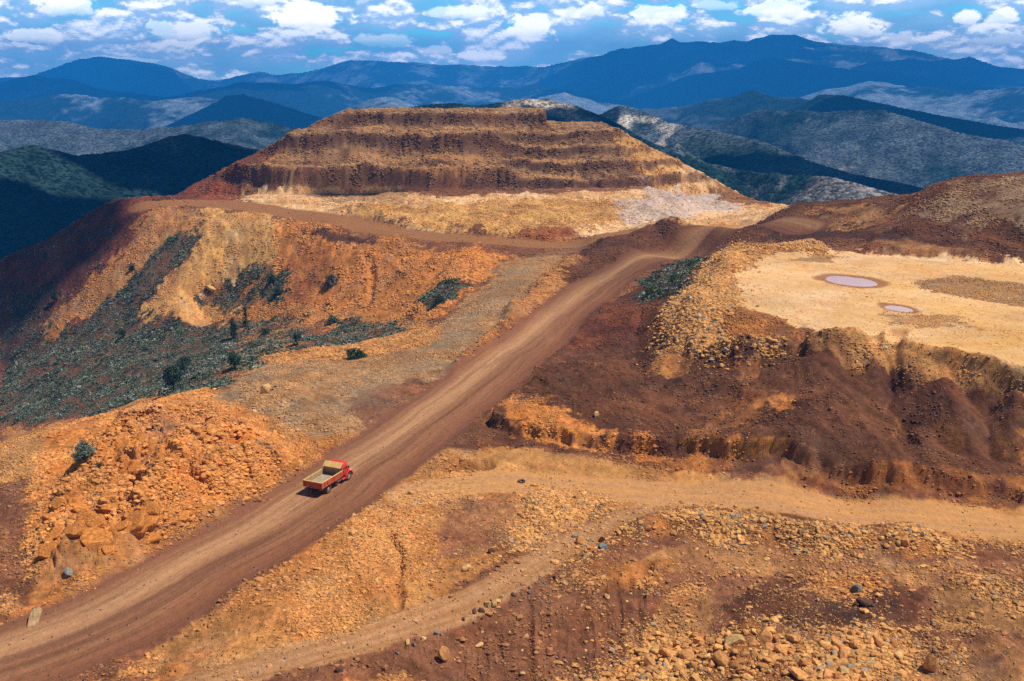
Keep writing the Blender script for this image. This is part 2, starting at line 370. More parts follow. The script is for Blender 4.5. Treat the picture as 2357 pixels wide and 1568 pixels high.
def height(x, y, fine=True):
    z = z0(x, y).astype(np.float64)
    D = np.hypot(x, y)
    road, _ = line_sd(x, y, ROAD); hro, _ = line_sd(x, y, HROAD)
    lro, _ = line_sd(x, y, LROAD); tro, _ = line_sd(x, y, TRACK); cro, _ = line_sd(x, y, CTRACK)
    wob = 1.2 * fbm(x, y, 9, 3, 55)
    flat = np.maximum.reduce([1 - sstep(6.2, 9.5, np.abs(road + wob)), .9 * (1 - sstep(3.5, 6.5, np.abs(hro + wob))),
                              1 - sstep(5, 8, np.abs(lro)), .8 * (1 - sstep(2.0, 3.6, np.abs(tro + .5 * wob))), .8 * (1 - sstep(5, 10, np.abs(cro)))])
    plat = sstep(0, 4, poly_sd(x, y, PLAT))
    flat = np.maximum(flat, .93 * plat)
    rough = 1 - flat
    bk_ = sstep(195, 215, y); pe = sstep(-.6 - 6 * bk_, 1.2 + 3 * bk_, poly_sd(x + .8 * fbm(x, y, 5, 3, 56), y + .8 * fbm(x, y, 5, 3, 57), PLAT))
    z = z * (1 - pe) + (11.5 + .25 * fbm(x, y, 25, 3, 58)) * pe
    # broad to mid relief
    far = sstep(60, 300, D)
    z += rough * (.5 * fbm(x, y, 22, 3, 1) + far * .7 * fbm(x, y, 30, 3, 2))
    z += rough * .35 * fbm(x, y, 5, 3, 3)
    wx = 2.2 * fbm(x, y, 7, 3, 21); wy = 2.2 * fbm(x, y, 7, 3, 22)
    for name, poly, h, w, rill, blk in FEAT:
        px = [p[0] for p in poly]; py = [p[1] for p in poly]
        m = (x > min(px) - 8) & (x < max(px) + 8) & (y > min(py) - 8) & (y < max(py) + 8)
        if not m.any(): continue
        xm, ym = x[m], y[m]
        sd = poly_sd(xm + .4 * wx[m], ym + .4 * wy[m], poly)
        g = fbm(xm, ym, 2.6, 3, 31) * rill + ridged(xm, ym * .35, 3.5, 2, 33) * rill * .7
        sd = sd + g
        z[m] += h * sstep(-w * .6, w * 1.4, sd) * (.85 + .3 * fbm(xm, ym, 6, 2, 34)) * np.clip(rough[m] * 1.5, 0, 1)
        if blk:
            msk = sstep(0, 2.5, sd)
            e1, r1, t1 = cells(xm + .25 * ym, ym * .8, 5.5, 41); e2, r2, t2 = cells(xm, ym, 2.0, 42); e3, r3, t3 = cells(xm, ym, .8, 43)
            b = 1.5 * (r1 - .5) + 2.6 * t1 - 1.1 * (e1 < .05) + .7 * (r2 - .5) + 1.1 * t2 - .6 * (e2 < .07) + .25 * (r3 - .5) + .35 * t3
            z[m] += msk * b * .5
    for line, dep, w in GULLY:
        lx = [p[0] for p in line]; ly = [p[1] for p in line]
        m = (x > min(lx) - 8) & (x < max(lx) + 8) & (y > min(ly) - 8) & (y < max(ly) + 8)
        if not m.any(): continue
        lt, _ = line_sd(x[m] + .5 * wx[m], y[m] + .3 * wy[m], line)
        z[m] -= dep * (1 - sstep(w * .3, w * 1.6, np.abs(lt)))
    # brown slope on the right: gullies running down and lumps
    br = sstep(0, 4, poly_sd(x, y, BROWN))
    bb = (1 - sstep(0, 4, np.abs(poly_sd(x, y, FEAT[0][1]) - 1.5))) * (1 - sstep(-14, -8, poly_sd(x, y, PLAT))) * sstep(7, 10, np.abs(hro)) * sstep(-.5, 1.5, poly_sd(x, y, FEAT[0][1]))
    z += bb * br * rough * .35 * ridged(x + 1.2 * fbm(x, y, 4, 2, 63), y * .15, 1.8, 3, 64)
    z += br * rough * (.55 * ridged(x + .3 * y, y * .3, 6.5, 4, 61) - .4 + .35 * fbm(x, y, 1.6, 3, 62))
    ins = sstep(1, 7, poly_sd(x, y, BROWN)) * (1 - sstep(-1.5, .5, poly_sd(x, y, PLAT))) * sstep(15, 30, x)
    z -= 2.3 * ins
    for ln, hs, sl in SPURS:
        lx = [p[0] for p in ln]; ly = [p[1] for p in ln]
        m = (x > min(lx) - 16) & (x < max(lx) + 16) & (y > min(ly) - 14) & (y < max(ly) + 14)
        if not m.any(): continue
        xm = x[m] + .9 * fbm(x[m], y[m], 5, 3, 65); ym = y[m] + .5 * fbm(x[m], y[m], 5, 3, 66)
        lt, al = line_sd(xm, ym, ln); tot = sum(math.dist(ln[i], ln[i + 1]) for i in range(len(ln) - 1))
        hh = np.interp(al / tot, np.linspace(0, 1, len(hs)), hs)
        tent = hh - sl * np.sqrt(lt * lt + .25) + .35 * ridged(al * 1.0, lt * .15, 2.2, 3, 67) + .12 * fbm(xm, ym, 1.2, 3, 68)
        zz_ = z[m]; k = np.clip(.5 + (tent - zz_) / .6, 0, 1)
        z[m] = zz_ * (1 - k) + tent * k + .15 * k * (1 - k)
    # left faces and mesa: loose rock texture
    rock = sstep(300, 340, D) * rough
    e, r, t = cells(x, y, 4.5, 71)
    mz = sstep(425, 450, y) * sstep(-200, -150, x)
    z += mz * rough * (.5 * (r - .5) + .8 * t + 1.0 * ridged(x, y * .3, 8, 4, 72) + .5 * fbm(x, y, 4, 3, 74, .7)) * .75
    z += rock * .45 * fbm(x, y, 2.2, 2, 73)
    sb = sstep(0, 6, poly_sd(x, y, SLOPE)) * (1 - mz)
    z += sb * rough * (.45 * ridged(x + .5 * y, y * .2, 7, 4, 75) + .4 * fbm(x, y, 2.5, 3, 76))
    # second haul bench cut across the orange slope
    lt, _ = line_sd(x, y, BENCH)
    z = z + sb * (1 - sstep(2, 7, np.abs(lt))) * .0
    # rills on the foreground bank
    fb = sstep(0, 3, poly_sd(x, y, RILL))
    z += fb * (.5 * ridged(x, y * .12, 1.6, 2, 81))
    # fine ruts and clods everywhere
    z += rough * .10 * fbm(x, y, .9, 2, 5) + rough * .05 * fbm(x, y, .4, 1, 6)
    z += rough * .10 * np.abs(fbm(x, y, .7, 2, 9)) * sstep(260, 160, D)
    # the road carries low ruts and a slight graded shoulder
    z += (1 - rough) * .03 * fbm(x, y, 2, 2, 7)
    z += .35 * np.exp(-((np.abs(road) - 8.2) / 1.0) ** 2) * (.5 + fbm(x, y, 4, 2, 8)) * (D < 330)
    return z

PLAT = PP(11.5, (1720,610),(1800,588),(1950,580),(2060,590),(2250,602),(2900,660),(2900,960),(2357,874),(2200,843),(2090,818),(1960,774),(1870,757),(1760,724),(1690,690),(1670,650))
SPURS = [
 ([P(1850,780,11.3), P(1950,880,8.6), P(2050,975,6), P(2125,1062,3)], [11.2, 8.6, 6, 2.6], .72),
 ([P(1850,780,11.3), P(1765,890,6.8), P(1690,960,4.6), P(1600,1030,2.2)], [11.2, 6.9, 4.7, 1.8], .62),
 ([P(2170,868,10.6), P(2210,940,7.8), P(2250,1050,3.2)], [10.8, 7.9, 2.8], .75),
 ([P(2340,905,9.6), P(2330,980,6.4), P(2340,1060,3)], [10.2, 6.6, 2.6], .7),
 ([P(1560,800,6.4), P(1500,880,3.6), P(1420,950,1.6)], [6.6, 3.9, 1.4], .5),
]
BROWN = at_many([(1180,900),(1300,830),(1420,760),(1480,700),(1540,720),(1560,790),(1700,800),(1850,775),(2050,840),(2357,900),(2600,930),(2600,1150),(2357,1140),(2000,1100),(1750,1060),(1540,1030),(1380,960),(1180,960)])
SLOPE = at_many([(190,480),(450,500),(650,505),(900,560),(1120,585),(1060,660),(1000,740),(900,740),(650,735),(420,750),(200,800),(0,900),(0,620)])
BENCH = at_many([(430,738),(600,722),(760,712),(900,728)])
RILL = PP(-4, (1080,1500),(1300,1420),(1480,1330),(1530,1400),(1500,1480),(1440,1568),(1420,1700),(1050,1700),(1000,1560))

# ------------------------------------------------------------------ near terrain mesh
def new_mesh(name, co, faces_idx, mats, smooth=True, parent=None, link=True, nper=4):
    me = bpy.data.meshes.new(name)
    co = np.ascontiguousarray(co, np.float32); f = np.ascontiguousarray(faces_idx, np.int32)
    me.vertices.add(len(co)); me.vertices.foreach_set('co', co.ravel())
    me.loops.add(f.size); me.loops.foreach_set('vertex_index', f.ravel())
    me.polygons.add(len(f)); me.polygons.foreach_set('loop_start', np.arange(0, f.size, f.shape[1], dtype=np.int32))
    me.polygons.foreach_set('use_smooth', np.full(len(f), smooth))
    me.update(calc_edges=True)
    for m in mats: me.materials.append(m)
    o = bpy.data.objects.new(name, me)
    if link: COL.objects.link(o)
    if parent: o.parent = parent
    return o

def set_attr(me, name, arr):
    a = me.attributes.new(name, 'FLOAT_COLOR', 'POINT')
    v = np.ones((len(arr), 4), np.float32); v[:, :arr.shape[1]] = arr
    a.data.foreach_set('color', v.ravel())

def grid_faces(nr, nc):
    i = np.arange(nr * nc).reshape(nr, nc)
    return np.stack([i[:-1, :-1], i[:-1, 1:], i[1:, 1:], i[1:, :-1]], -1).reshape(-1, 4)

A = np.array
C = dict(orange=A((.56,.215,.050)), orange2=A((.40,.155,.042)), tan=A((.37,.183,.068)), sand=A((.69,.47,.265)), sand2=A((.60,.34,.11)), brown=A((.150,.060,.030)),
         dark=A((.068,.028,.018)), red=A((.24,.065,.026)), road=A((.235,.098,.052)), roadl=A((.46,.255,.135)), roadd=A((.115,.05,.034)), grey=A((.29,.20,.125)), gold=A((.48,.243,.082)),
         pale=A((.50,.42,.36)), lilac=A((.42,.37,.42)), veg=A((.090,.080,.056)), mesa1=A((.27,.155,.075)), mesa2=A((.115,.052,.028)), wine=A((.085,.026,.020)))

# zone: photo polygon, colour a, colour b, patch size, edge softness, pebble, rubble, max stone, shrubs
Z = []
def zone(q, a, b, patch, soft, peb, rub, smax, veg=0.0, a_max=1.0):
    Z.append((q, C[a], C[b], patch, soft, peb, rub, smax, veg, a_max))
zone([(0,440),(450,440),(450,560),(300,700),(100,850),(0,900)], 'wine', 'red', 9, 6, .35, .15, .8, .12)
zone([(230,620),(300,560),(330,500),(400,470),(450,490),(450,540),(300,660),(120,780),(60,790)], 'tan', 'orange2', 10, 4, .6, .4, .9, 0)
zone([(450,475),(640,495),(760,520),(700,620),(560,720),(420,760),(280,770),(440,560)], 'gold', 'sand2', 14, 5, .7, .35, .8, 0)
zone([(640,500),(850,545),(1000,570),(1180,590),(1120,640),(1040,700),(960,745),(800,745),(600,745),(560,700),(640,620)], 'orange2', 'orange', 12, 5, .7, .7, 1.2, 0)
zone([(690,560),(760,560),(760,720),(690,720),(600,740),(560,740)], 'orange2', 'red', 8, 6, .4, .3, 1, 0, .8)
zone([(700,530),(870,545),(860,560),(760,555)], 'dark', 'roadd', 6, 2, .3, .2, .8)
zone([(450,520),(440,575),(380,640),(300,735),(420,745),(520,740),(560,800),(500,860),(560,880),(300,950),(0,980),(0,850),(180,760),(330,610),(400,540)], 'veg', 'brown', 7, 3, .4, .25, .7, 1.0)
zone([(0,680),(120,690),(100,780),(0,850)], 'veg', 'wine', 7, 6, .3, .2, .7, .7)
zone([(450,700),(520,650),(600,600),(665,640),(660,690),(560,710)], 'veg', 'orange2', 6, 3, .4, .3, .8, .8)
zone([(700,780),(810,720),(930,740),(980,745),(950,775),(840,800),(720,800)], 'veg', 'red', 5, 3, .4, .3, .8, .95)
zone([(960,700),(1000,660),(1060,640),(1080,655),(1040,690),(990,715)], 'brown', 'veg', 4, 2, .4, .2, .7, .5)
zone([(520,740),(700,740),(690,800),(620,850),(500,860),(560,790)], 'veg', 'orange2', 5, 3, .7, .7, 1.0, .7)
zone([(440,725),(600,712),(800,712),(960,735),(1000,760),(960,765),(900,735),(700,728),(500,740)], 'tan', 'orange2', 6, 2, .6, .5, .9)
# centre flat
zone([(500,920),(620,820),(760,820),(900,780),(1000,760),(1070,690),(1140,640),(1140,600),(1300,590),(1330,600),(1200,700),(1040,860),(860,1010),(760,1040),(600,960)], 'grey', 'tan', 12, 3, .6, .25, .6)
zone([(620,830),(780,815),(1030,820),(1040,850),(860,890),(620,880)], 'grey', 'tan', 8, 3, .8, .5, .5)
zone([(700,940),(770,905),(840,980),(790,1010),(900,960),(990,880),(940,870),(850,900)], 'road', 'roadd', 8, 3, .3, .1, .5, 0, .8)
zone([(600,815),(980,755),(1020,770),(980,800),(760,830),(640,835)], 'gold', 'orange2', 5, 2, .8, .9, 1.0)
zone([(1030,860),(1160,740),(1190,690),(1290,600),(1345,590),(1300,660),(1180,770),(1060,870)], 'tan', 'orange2', 5, 2, .7, .7, 1.0)
# outcrop and its apron
zone([(0,980),(200,950),(230,1000),(100,1090),(80,1350),(0,1480),(-200,1500),(-200,980)], 'road', 'brown', 8, 3, .5, .2, .6, 0)
zone([(0,990),(190,965),(150,1010),(0,1100)], 'tan', 'orange2', 5, 2, .8, .7, .6, 0)
zone([(0,1030),(140,1015),(80,1100),(0,1110)], 'tan', 'gold', 5, 2, .9, .9, .6, 0)
zone([(60,1400),(60,1150),(160,1030),(240,950),(330,915),(540,915),(700,1000),(860,1010),(770,1050),(669,1130),(552,1193),(452,1257),(334,1327),(234,1387),(127,1427),(0,1454),(0,1370)], 'orange2', 'tan', 6, 2, .9, .8, .6)
zone([(65,1310),(80,1100),(240,950),(380,905),(520,920),(640,1000),(700,1060),(600,1130),(430,1200),(330,1240),(220,1270)], 'orange', 'orange2', 5, 2, .6, 1.15, .95)
zone([(480,915),(620,870),(700,900),(700,990),(600,950)], 'grey', 'tan', 5, 2, .9, .6, .9)
# upper mine: mesa and sand
zone([(380,470),(480,395),(620,340),(730,290),(790,240),(1260,240),(1460,280),(1700,440),(1560,450),(560,450),(450,480)], 'mesa1', 'mesa2', 16, 6, .6, .55, 1.5)
zone([(380,470),(480,395),(640,345),(560,430),(540,470)], 'red', 'wine', 10, 6, .4, .3, 1.2)
zone([(560,450),(700,425),(1000,455),(1480,440),(1700,430),(1840,466),(1830,520),(1340,545),(1000,530),(700,495),(560,478)], 'sand', 'gold', 18, 4, .4, .12, 1.0)
zone([(760,482),(900,472),(1100,464),(1300,458),(1500,462),(1560,500),(1430,506),(1340,540),(1200,540),(1000,522),(850,505)], 'sand2', 'tan', 7, 3, .8, .6, .9)
zone([(1150,545),(1250,535),(1350,543),(1340,556),(1200,556)], 'red', 'orange2', 5, 3, .5, .4, .8, 0, .8)
zone([(720,430),(900,430),(960,470),(860,470),(720,450)], 'grey', 'tan', 10, 6, .4, .3, 1)
zone([(1410,300),(1450,310),(1570,400),(1650,440),(1500,430),(1430,370)], 'gold', 'sand2', 10, 6, .6, .5, 1.2)
zone([(1480,425),(1560,430),(1600,450),(1700,450),(1720,480),(1600,490),(1520,510),(1430,490),(1420,465),(1500,455)], 'lilac', 'pale', 8, 4, .3, .08, 1, 0, .75)
zone([(1640,440),(1840,466),(1780,475),(1650,460)], 'brown', 'tan', 8, 4, .4, .2, 1)
# dark berm, right back
zone([(1330,590),(1340,545),(1400,538),(1640,525),(1740,510),(1830,470),(1850,455),(2080,450),(2140,430),(2420,400),(2420,620),(2200,585),(1990,560),(1880,560),(1760,555),(1600,560),(1450,600),(1300,660),(1290,620)], 'brown', 'dark', 9, 3, .5, .35, .8)
zone([(2050,500),(2140,440),(2240,425),(2420,410),(2420,530),(2250,520)], 'mesa2', 'grey', 7, 6, 1.0, .8, 1.0)
zone([(1830,500),(2000,470),(2060,500),(2040,520),(1900,520)], 'tan', 'brown', 8, 8, .8, .4, .6)
zone([(1720,520),(1760,505),(1940,530),(2100,545),(2080,556),(1940,548),(1760,540)], 'dark', 'dark', 8, 2, .2, .1, .6)
# shoulder right of the haul road and the brown slope
zone([(989,1046),(1130,940),(1256,822),(1340,738),(1423,682),(1474,655),(1580,600),(1660,565),(1690,575),(1600,660),(1540,740),(1560,800),(1850,765),(2090,820),(2420,890),(2420,1170),(2000,1130),(1700,1090),(1400,1050),(1120,1030)], 'brown', 'dark', 10, 2, .35, .14, .6)
zone([(1480,640),(1560,600),(1640,585),(1600,650),(1540,690),(1480,700)], 'wine', 'veg', 6, 3, .3, .2, .6, .18)
zone([(1340,740),(1440,690),(1530,700),(1540,760),(1430,790),(1330,820)], 'wine', 'red', 8, 5, .4, .3, .6, .0, .7)
zone([(1150,920),(1250,925),(1320,960),(1390,990),(1380,1040),(1250,1020),(1140,950)], 'orange', 'orange2', 4, 3.5, .3, .2, .6)
zone([(1490,810),(1600,815),(1600,860),(1540,870),(1500,850)], 'gold', 'orange2', 4, 3.5, .3, .2, .6)
zone([(1690,830),(1750,830),(1740,870),(1700,880)], 'orange2', 'brown', 4, 1.5, .3, .2, .6)
zone([(1450,1010),(1600,1040),(1680,1045),(1700,1075),(1600,1080),(1440,1050)], 'orange', 'brown', 5, 3.5, .3, .2, .6, 0, .8)
zone([(1800,1060),(1960,1075),(2110,1090),(2357,1100),(2420,1100),(2420,1150),(2200,1145),(1980,1125),(1800,1095)], 'orange2', 'brown', 4, 1.2, .3, .25, .6, 0, .8)
zone([(1760,910),(1830,905),(1840,940),(1790,945)], 'orange', 'orange2', 3, 1.0, .3, .1, .6)
zone([(1640,960),(1750,880),(1800,870),(1740,960),(1650,1030),(1560,1010)], 'orange2', 'brown', 6, 3, .2, .1, .5, 0, .6)
# sand platform
zone([(1640,600),(1700,572),(1900,570),(2060,585),(2357,600),(2450,610),(2450,900),(2357,890),(2200,850),(2090,818),(1960,775),(1850,760),(1700,735),(1640,680)], 'sand', 'sand2', 20, 2, .15, .05, .4)
zone([(1840,770),(2060,790),(2357,880),(2420,900),(2420,925),(2200,890),(2060,850),(1950,850),(1880,800)], 'tan', 'gold', 6, 2, .8, .35, .6)
zone([(1600,755),(1690,705),(1800,735),(1870,760),(1850,790),(1740,800),(1640,795)], 'orange2', 'brown', 6, 2, .6, .3, .6)
zone([(1530,760),(1560,690),(1620,630),(1660,580),(1710,560),(1880,556),(1890,570),(1780,582),(1720,605),(1670,640),(1700,690),(1640,750),(1700,790),(1840,800),(1800,815),(1650,815),(1560,785)], 'orange2', 'brown', 3, 1.5, 1, 3.4, 1.2)
zone([(2110,650),(2200,635),(2420,665),(2420,720),(2250,690),(2150,675)], 'tan', 'grey', 3, 1.5, 1.2, .8, .5)
zone([(1985,560),(2080,555),(2200,570),(2290,595),(2200,592),(2050,585)], 'brown', 'tan', 3, 1.5, .5, .3, .5)
zone([(1810,600),(1880,575),(1930,590),(1910,605)], 'grey', 'tan', 3, 1.5, .6, .3, .5)
zone([(2040,720),(2200,725),(2240,760),(2150,750),(2050,745)], 'tan', 'grey', 4, 4, .9, .6, .5, 0, .7)
# foreground
zone([(995,1033),(1120,1030),(1400,1060),(1550,1075),(1700,1097),(1850,1122),(2000,1142),(2200,1158),(2420,1172),(2420,1290),(2200,1230),(1900,1200),(1600,1170),(1400,1180),(1200,1260),(900,1450),(250,1568),(418,1454),(635,1310),(842,1160)], 'tan', 'orange2', 12, 2, .8, .3, .7)
zone([(1060,1040),(1200,1035),(1400,1065),(1550,1080),(1700,1102),(1850,1127),(2000,1147),(2200,1163),(2420,1178),(2420,1270),(2200,1225),(1900,1195),(1600,1165),(1400,1175),(1300,1130),(1100,1110)], 'gold', 'tan', 10, 1.5, .35, .08, .4)
zone([(1000,1230),(1080,1150),(1200,1150),(1210,1200),(1330,1200),(1200,1280),(1000,1290)], 'road', 'tan', 10, 2, .6, .25, .4)
zone([(620,1440),(740,1310),(820,1190),(900,1130),(1000,1080),(1080,1095),(1030,1160),(960,1230),(960,1300),(1000,1380),(860,1430),(640,1500),(350,1568),(430,1490)], 'orange2', 'gold', 5, 2, .9, .9, .6)
zone([(1210,1175),(1230,1135),(1400,1140),(1415,1165),(1330,1190),(1180,1260),(1090,1300),(1200,1215)], 'orange2', 'brown', 3, 1.2, 1, 3.2, .85)
zone([(1420,1235),(1520,1180),(1700,1185),(1900,1210),(2100,1210),(2230,1250),(2200,1290),(2000,1290),(1800,1260),(1600,1230),(1480,1235),(1380,1260),(1300,1300),(1330,1260)], 'orange2', 'brown', 3, 1.2, 1, 3.4, .95)
zone([(900,1500),(1200,1380),(1480,1240),(1700,1260),(2000,1300),(2420,1260),(2420,1650),(400,1650),(700,1568)], 'brown', 'road', 8, 2, .8, .5, .8)
zone([(1440,1300),(1560,1240),(1900,1290),(2200,1290),(2357,1290),(2357,1350),(2100,1350),(1800,1330),(1500,1345)], 'road', 'tan', 7, 3, .7, .35, .6)
zone([(1300,1330),(1380,1290),(1560,1290),(1550,1340),(1400,1360)], 'orange2', 'brown', 4, 2, .8, .7, .8)
zone([(1500,1440),(1560,1350),(1640,1360),(1640,1440),(1560,1480),(1450,1500)], 'tan', 'brown', 3, 1.5, 1, 1, .7)
zone([(1660,1400),(1750,1345),(1880,1335),(1960,1370),(2050,1345),(2120,1380),(2100,1440),(1900,1440),(1700,1450)], 'dark', 'brown', 6, 1.5, .6, .2, .5)
zone([(1850,1340),(2020,1335),(2040,1350),(1980,1380),(1900,1375)], 'orange2', 'brown', 3, 2.5, .8, 1.3, .8)
zone([(2130,1360),(2250,1320),(2420,1350),(2420,1480),(2250,1450),(2150,1420)], 'tan', 'dark', 4, 1.5, .9, 1.0, .8)
zone([(2050,1470),(2300,1470),(2420,1500),(2420,1600),(2000,1600),(1980,1520)], 'tan', 'brown', 5, 2, .9, .5, .7)
zone([(1400,1568),(1460,1510),(1600,1460),(1840,1470),(2050,1455),(2120,1500),(2000,1540),(2000,1650),(1380,1650)], 'orange2', 'brown', 4, 2, .8, 3.0, 1.2)
zone([(700,1650),(800,1560),(900,1545),(960,1568),(1000,1650)], 'orange2', 'tan', 4, 2, .8, 1.2, 1.0)

def paint(x, y, fill=True):
    n = len(x)
    col = np.tile(C['brown'] * 1.3, (n, 1)); peb = np.full(n, .5); rub = np.full(n, .3); smax = np.full(n, .8); veg = np.zeros(n)
    D = np.hypot(x, y)
    wx = fbm(x, y, 6, 4, 201); wy = fbm(x, y, 6, 4, 202)
    fe = fbm(x, y, 1.5, 3, 203, .7)
    for (q, a, b, patch, soft, pb, rb, sm, vg, am), poly in zip(Z, ZW):
        px = [p[0] for p in poly]; py = [p[1] for p in poly]; mg = soft * 3 + 3
        m = (x > min(px) - mg) & (x < max(px) + mg) & (y > min(py) - mg) & (y < max(py) + mg)
        if not m.any(): continue
        xm, ym = x[m], y[m]
        s = np.clip(D[m] / 120, .8, 2.5) * .55
        sd = poly_sd(xm + wx[m] * soft * s, ym + wy[m] * soft * s * 1.5, poly) + fe[m] * soft * s
        k = sstep(-soft * .16, soft * .16, sd) * am
        pn = np.clip(.45 + 1.0 * fbm(xm, ym, patch, 6, 210 + int(patch), .68), 0, 1)[:, None]
        c = a * (1 - pn) + b * pn
        k1 = k[:, None]
        col[m] = col[m] * (1 - k1) + c * k1
        peb[m] = peb[m] * (1 - k) + pb * k; rub[m] = rub[m] * (1 - k) + rb * k; smax[m] = smax[m] * (1 - k) + sm * k; veg[m] = veg[m] * (1 - k) + vg * k
    # vegetation thins out in patches
    veg = veg * sstep(-.65, -.1, fbm(x, y, 8, 4, 230, .6) + .1)
    # broad iron stains
    st = fbm(x, y, 16, 4, 240); col *= (1 + .22 * st)[:, None]
    fs = fbm(x + .4 * y, y * .6, 2.2, 4, 243, .75); pk0 = sstep(0, 3, poly_sd(x, y, PLAT)); col *= (1 + .55 * (1 - .75 * pk0) * fs)[:, None]
    gk = sstep(.05, .6, fbm(x, y, 7, 5, 244, .7))[:, None]; col = col * (1 - .3 * gk) + col.mean(1)[:, None] * A((1.12, .95, .8)) * .3 * gk
    st2 = sstep(.1, .5, fbm(x, y, 4.5, 4, 241))[:, None]
    col = col * (1 - .35 * st2) + col * A((1.0, .72, .6)) * .35 * st2
    # haul road: pale wheel-polished band, dark drainage lines
    lat, al = line_sd(x, y, ROAD)
    lat = lat + .5 * fbm(x, y, 10, 2, 251)
    k = (1 - sstep(6.8, 8.2, np.abs(lat) + .7 * fbm(x, y, 3, 3, 252)))
    s1 = fbm(al * .05, lat * 1.3, 1.0, 5, 253, .6); s2 = fbm(al * .07, lat * 4.0, 1.0, 4, 254, .65)
    pale = np.exp(-((lat + 2.2) / 2.9) ** 2) * (.85 + .3 * s1)
    pale += .35 * np.exp(-((lat - 3.2) / 1.2) ** 2) * (.6 + s1)
    darkl = .7 * sstep(.12, .5, s1 * .8 + s2 * .6 + .25 * np.exp(-((lat - 1.2) / 1.6) ** 2)) * (lat > -1.2)
    rc = C['road'] * (1 - np.clip(pale, 0, 1))[:, None] + C['roadl'] * np.clip(pale, 0, 1)[:, None]
    rc = rc * (1 - .75 * darkl)[:, None] + C['roadd'] * (.75 * darkl)[:, None]
    rc *= (1 + .24 * s2)[:, None]
    rt = sstep(.35, .55, ridged(lat * .9 + .25 * fbm(al, lat, 18, 3, 255), al * .02, 1.0, 2, 256)) * .18
    rc *= (1 - rt)[:, None]
    edge = sstep(5.0, 7.0, np.abs(lat)) * .45
    rc = rc * (1 - edge)[:, None] + C['roadd'] * 1.3 * edge[:, None]
    # farther up the ramp the surface is darker
    rc *= (1 - .3 * sstep(190, 330, D))[:, None]
    col = col * (1 - k)[:, None] + rc * k[:, None]
    rub *= (1 - k); peb = peb * (1 - .75 * k); veg *= 1 - k
    for line, w, ca, cb, mx in ((LROAD, 6.5, C['road'] * 1.15, C['tan'] * .8, 1), (TRACK, 2.2, C['tan'] * .9, C['roadl'] * 1.05, .85), (HROAD, 4.2, C['roadl'] * .95, C['gold'] * 1.2, .9), (CTRACK, 4.0, C['grey'] * .8, C['grey'] * 1.1, .3)):
        lt, al = line_sd(x, y, line)
        k = (1 - sstep(w * .8, w * 1.1, np.abs(lt) + .6 * fbm(x, y, 3, 2, 261))) * mx
        s = np.clip(.5 + 1.1 * fbm(al * .06, lt * 2.0, 1.0, 5, 262, .7), 0, 1)[:, None]
        c = ca * (1 - s) + cb * s
        col = col * (1 - k)[:, None] + c * k[:, None]
        rub *= (1 - .85 * k); peb *= (1 - .5 * k); veg *= 1 - k
    # swept wheel arcs on the sand platform
    pk = sstep(0, 3, poly_sd(x, y, PLAT))
    cx, cyy = P(1960, 648, 11.5)
    rr = np.hypot((x - cx), (y - cyy) * 1.0); an = np.arctan2(y - cyy, x - cx)
    sw = fbm(rr * .7 + 1.5 * fbm(x, y, 20, 2, 270), an * 1.6, 1.0, 4, 271)
    sw2 = fbm(x * .06 + y * .03, (y - .35 * x) * .5, 1.0, 4, 272)
    kk = (pk * sstep(.0, .5, .6 * sw + .6 * sw2) * .32)[:, None]
    col = col * (1 - kk) + C['sand2'] * .85 * kk
    # mesa strata: iron-red and dark bands in the bench faces
    mk = sstep(425, 450, y)
    mzz = mesa(x, y)
    band = sstep(-.1, .45, fbm(x * .35, mzz * 1.1, 6, 4, 280)) * mk * (mzz > 7)
    col = col * (1 - .45 * band)[:, None] + C['mesa2'] * .8 * (.45 * band)[:, None]
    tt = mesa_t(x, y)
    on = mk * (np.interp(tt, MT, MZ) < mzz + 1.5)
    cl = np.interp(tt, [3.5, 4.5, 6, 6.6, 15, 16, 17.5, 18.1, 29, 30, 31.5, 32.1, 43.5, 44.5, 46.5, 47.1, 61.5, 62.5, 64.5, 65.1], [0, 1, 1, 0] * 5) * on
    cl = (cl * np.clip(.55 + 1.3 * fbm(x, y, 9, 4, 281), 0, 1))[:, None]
    col = col * (1 - .85 * cl) + C['mesa2'] * .6 * (.85 * cl)  # dark cliff rock, its colour deepened to stand for strong shadow
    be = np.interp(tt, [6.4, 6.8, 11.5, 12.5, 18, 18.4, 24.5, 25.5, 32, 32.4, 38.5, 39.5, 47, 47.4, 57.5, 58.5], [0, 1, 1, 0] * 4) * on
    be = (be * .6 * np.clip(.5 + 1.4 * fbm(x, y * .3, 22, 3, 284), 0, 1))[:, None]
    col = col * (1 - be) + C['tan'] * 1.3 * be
    # bare orange banks streaked by run-off from the brown soil above
    bk = sstep(0, 3, poly_sd(x, y, BROWN))
    sk_ = sstep(-.05, .55, ridged(x + .8 * fbm(x, y, 3, 3, 282), y * .12, 1.7, 3, 283)) * bk * sstep(.16, .26, col[:, 0])
    col = col * (1 - .6 * sk_)[:, None] + C['brown'] * (.6 * sk_)[:, None]
    col = col * A((1.03, .955, .88))
    # damp rims of the two puddles
    for (ppx, ppy, a_, b_) in ((1958, 646, 6.8, 8.0), (2068, 708, 3.2, 4.2)):
        qx, qy = P(ppx, ppy, 11.5)
        e = np.hypot((x - qx) / a_, (y - qy) / b_ + .25 * (x - qx) / a_) + .18 * fbm(x, y, 3, 3, 290)
        w = (1 - sstep(.9, 1.15, e))[:, None] * .9
        col = col * (1 - w) + A((.30, .12, .045)) * w
    return col, peb, rub, smax, veg

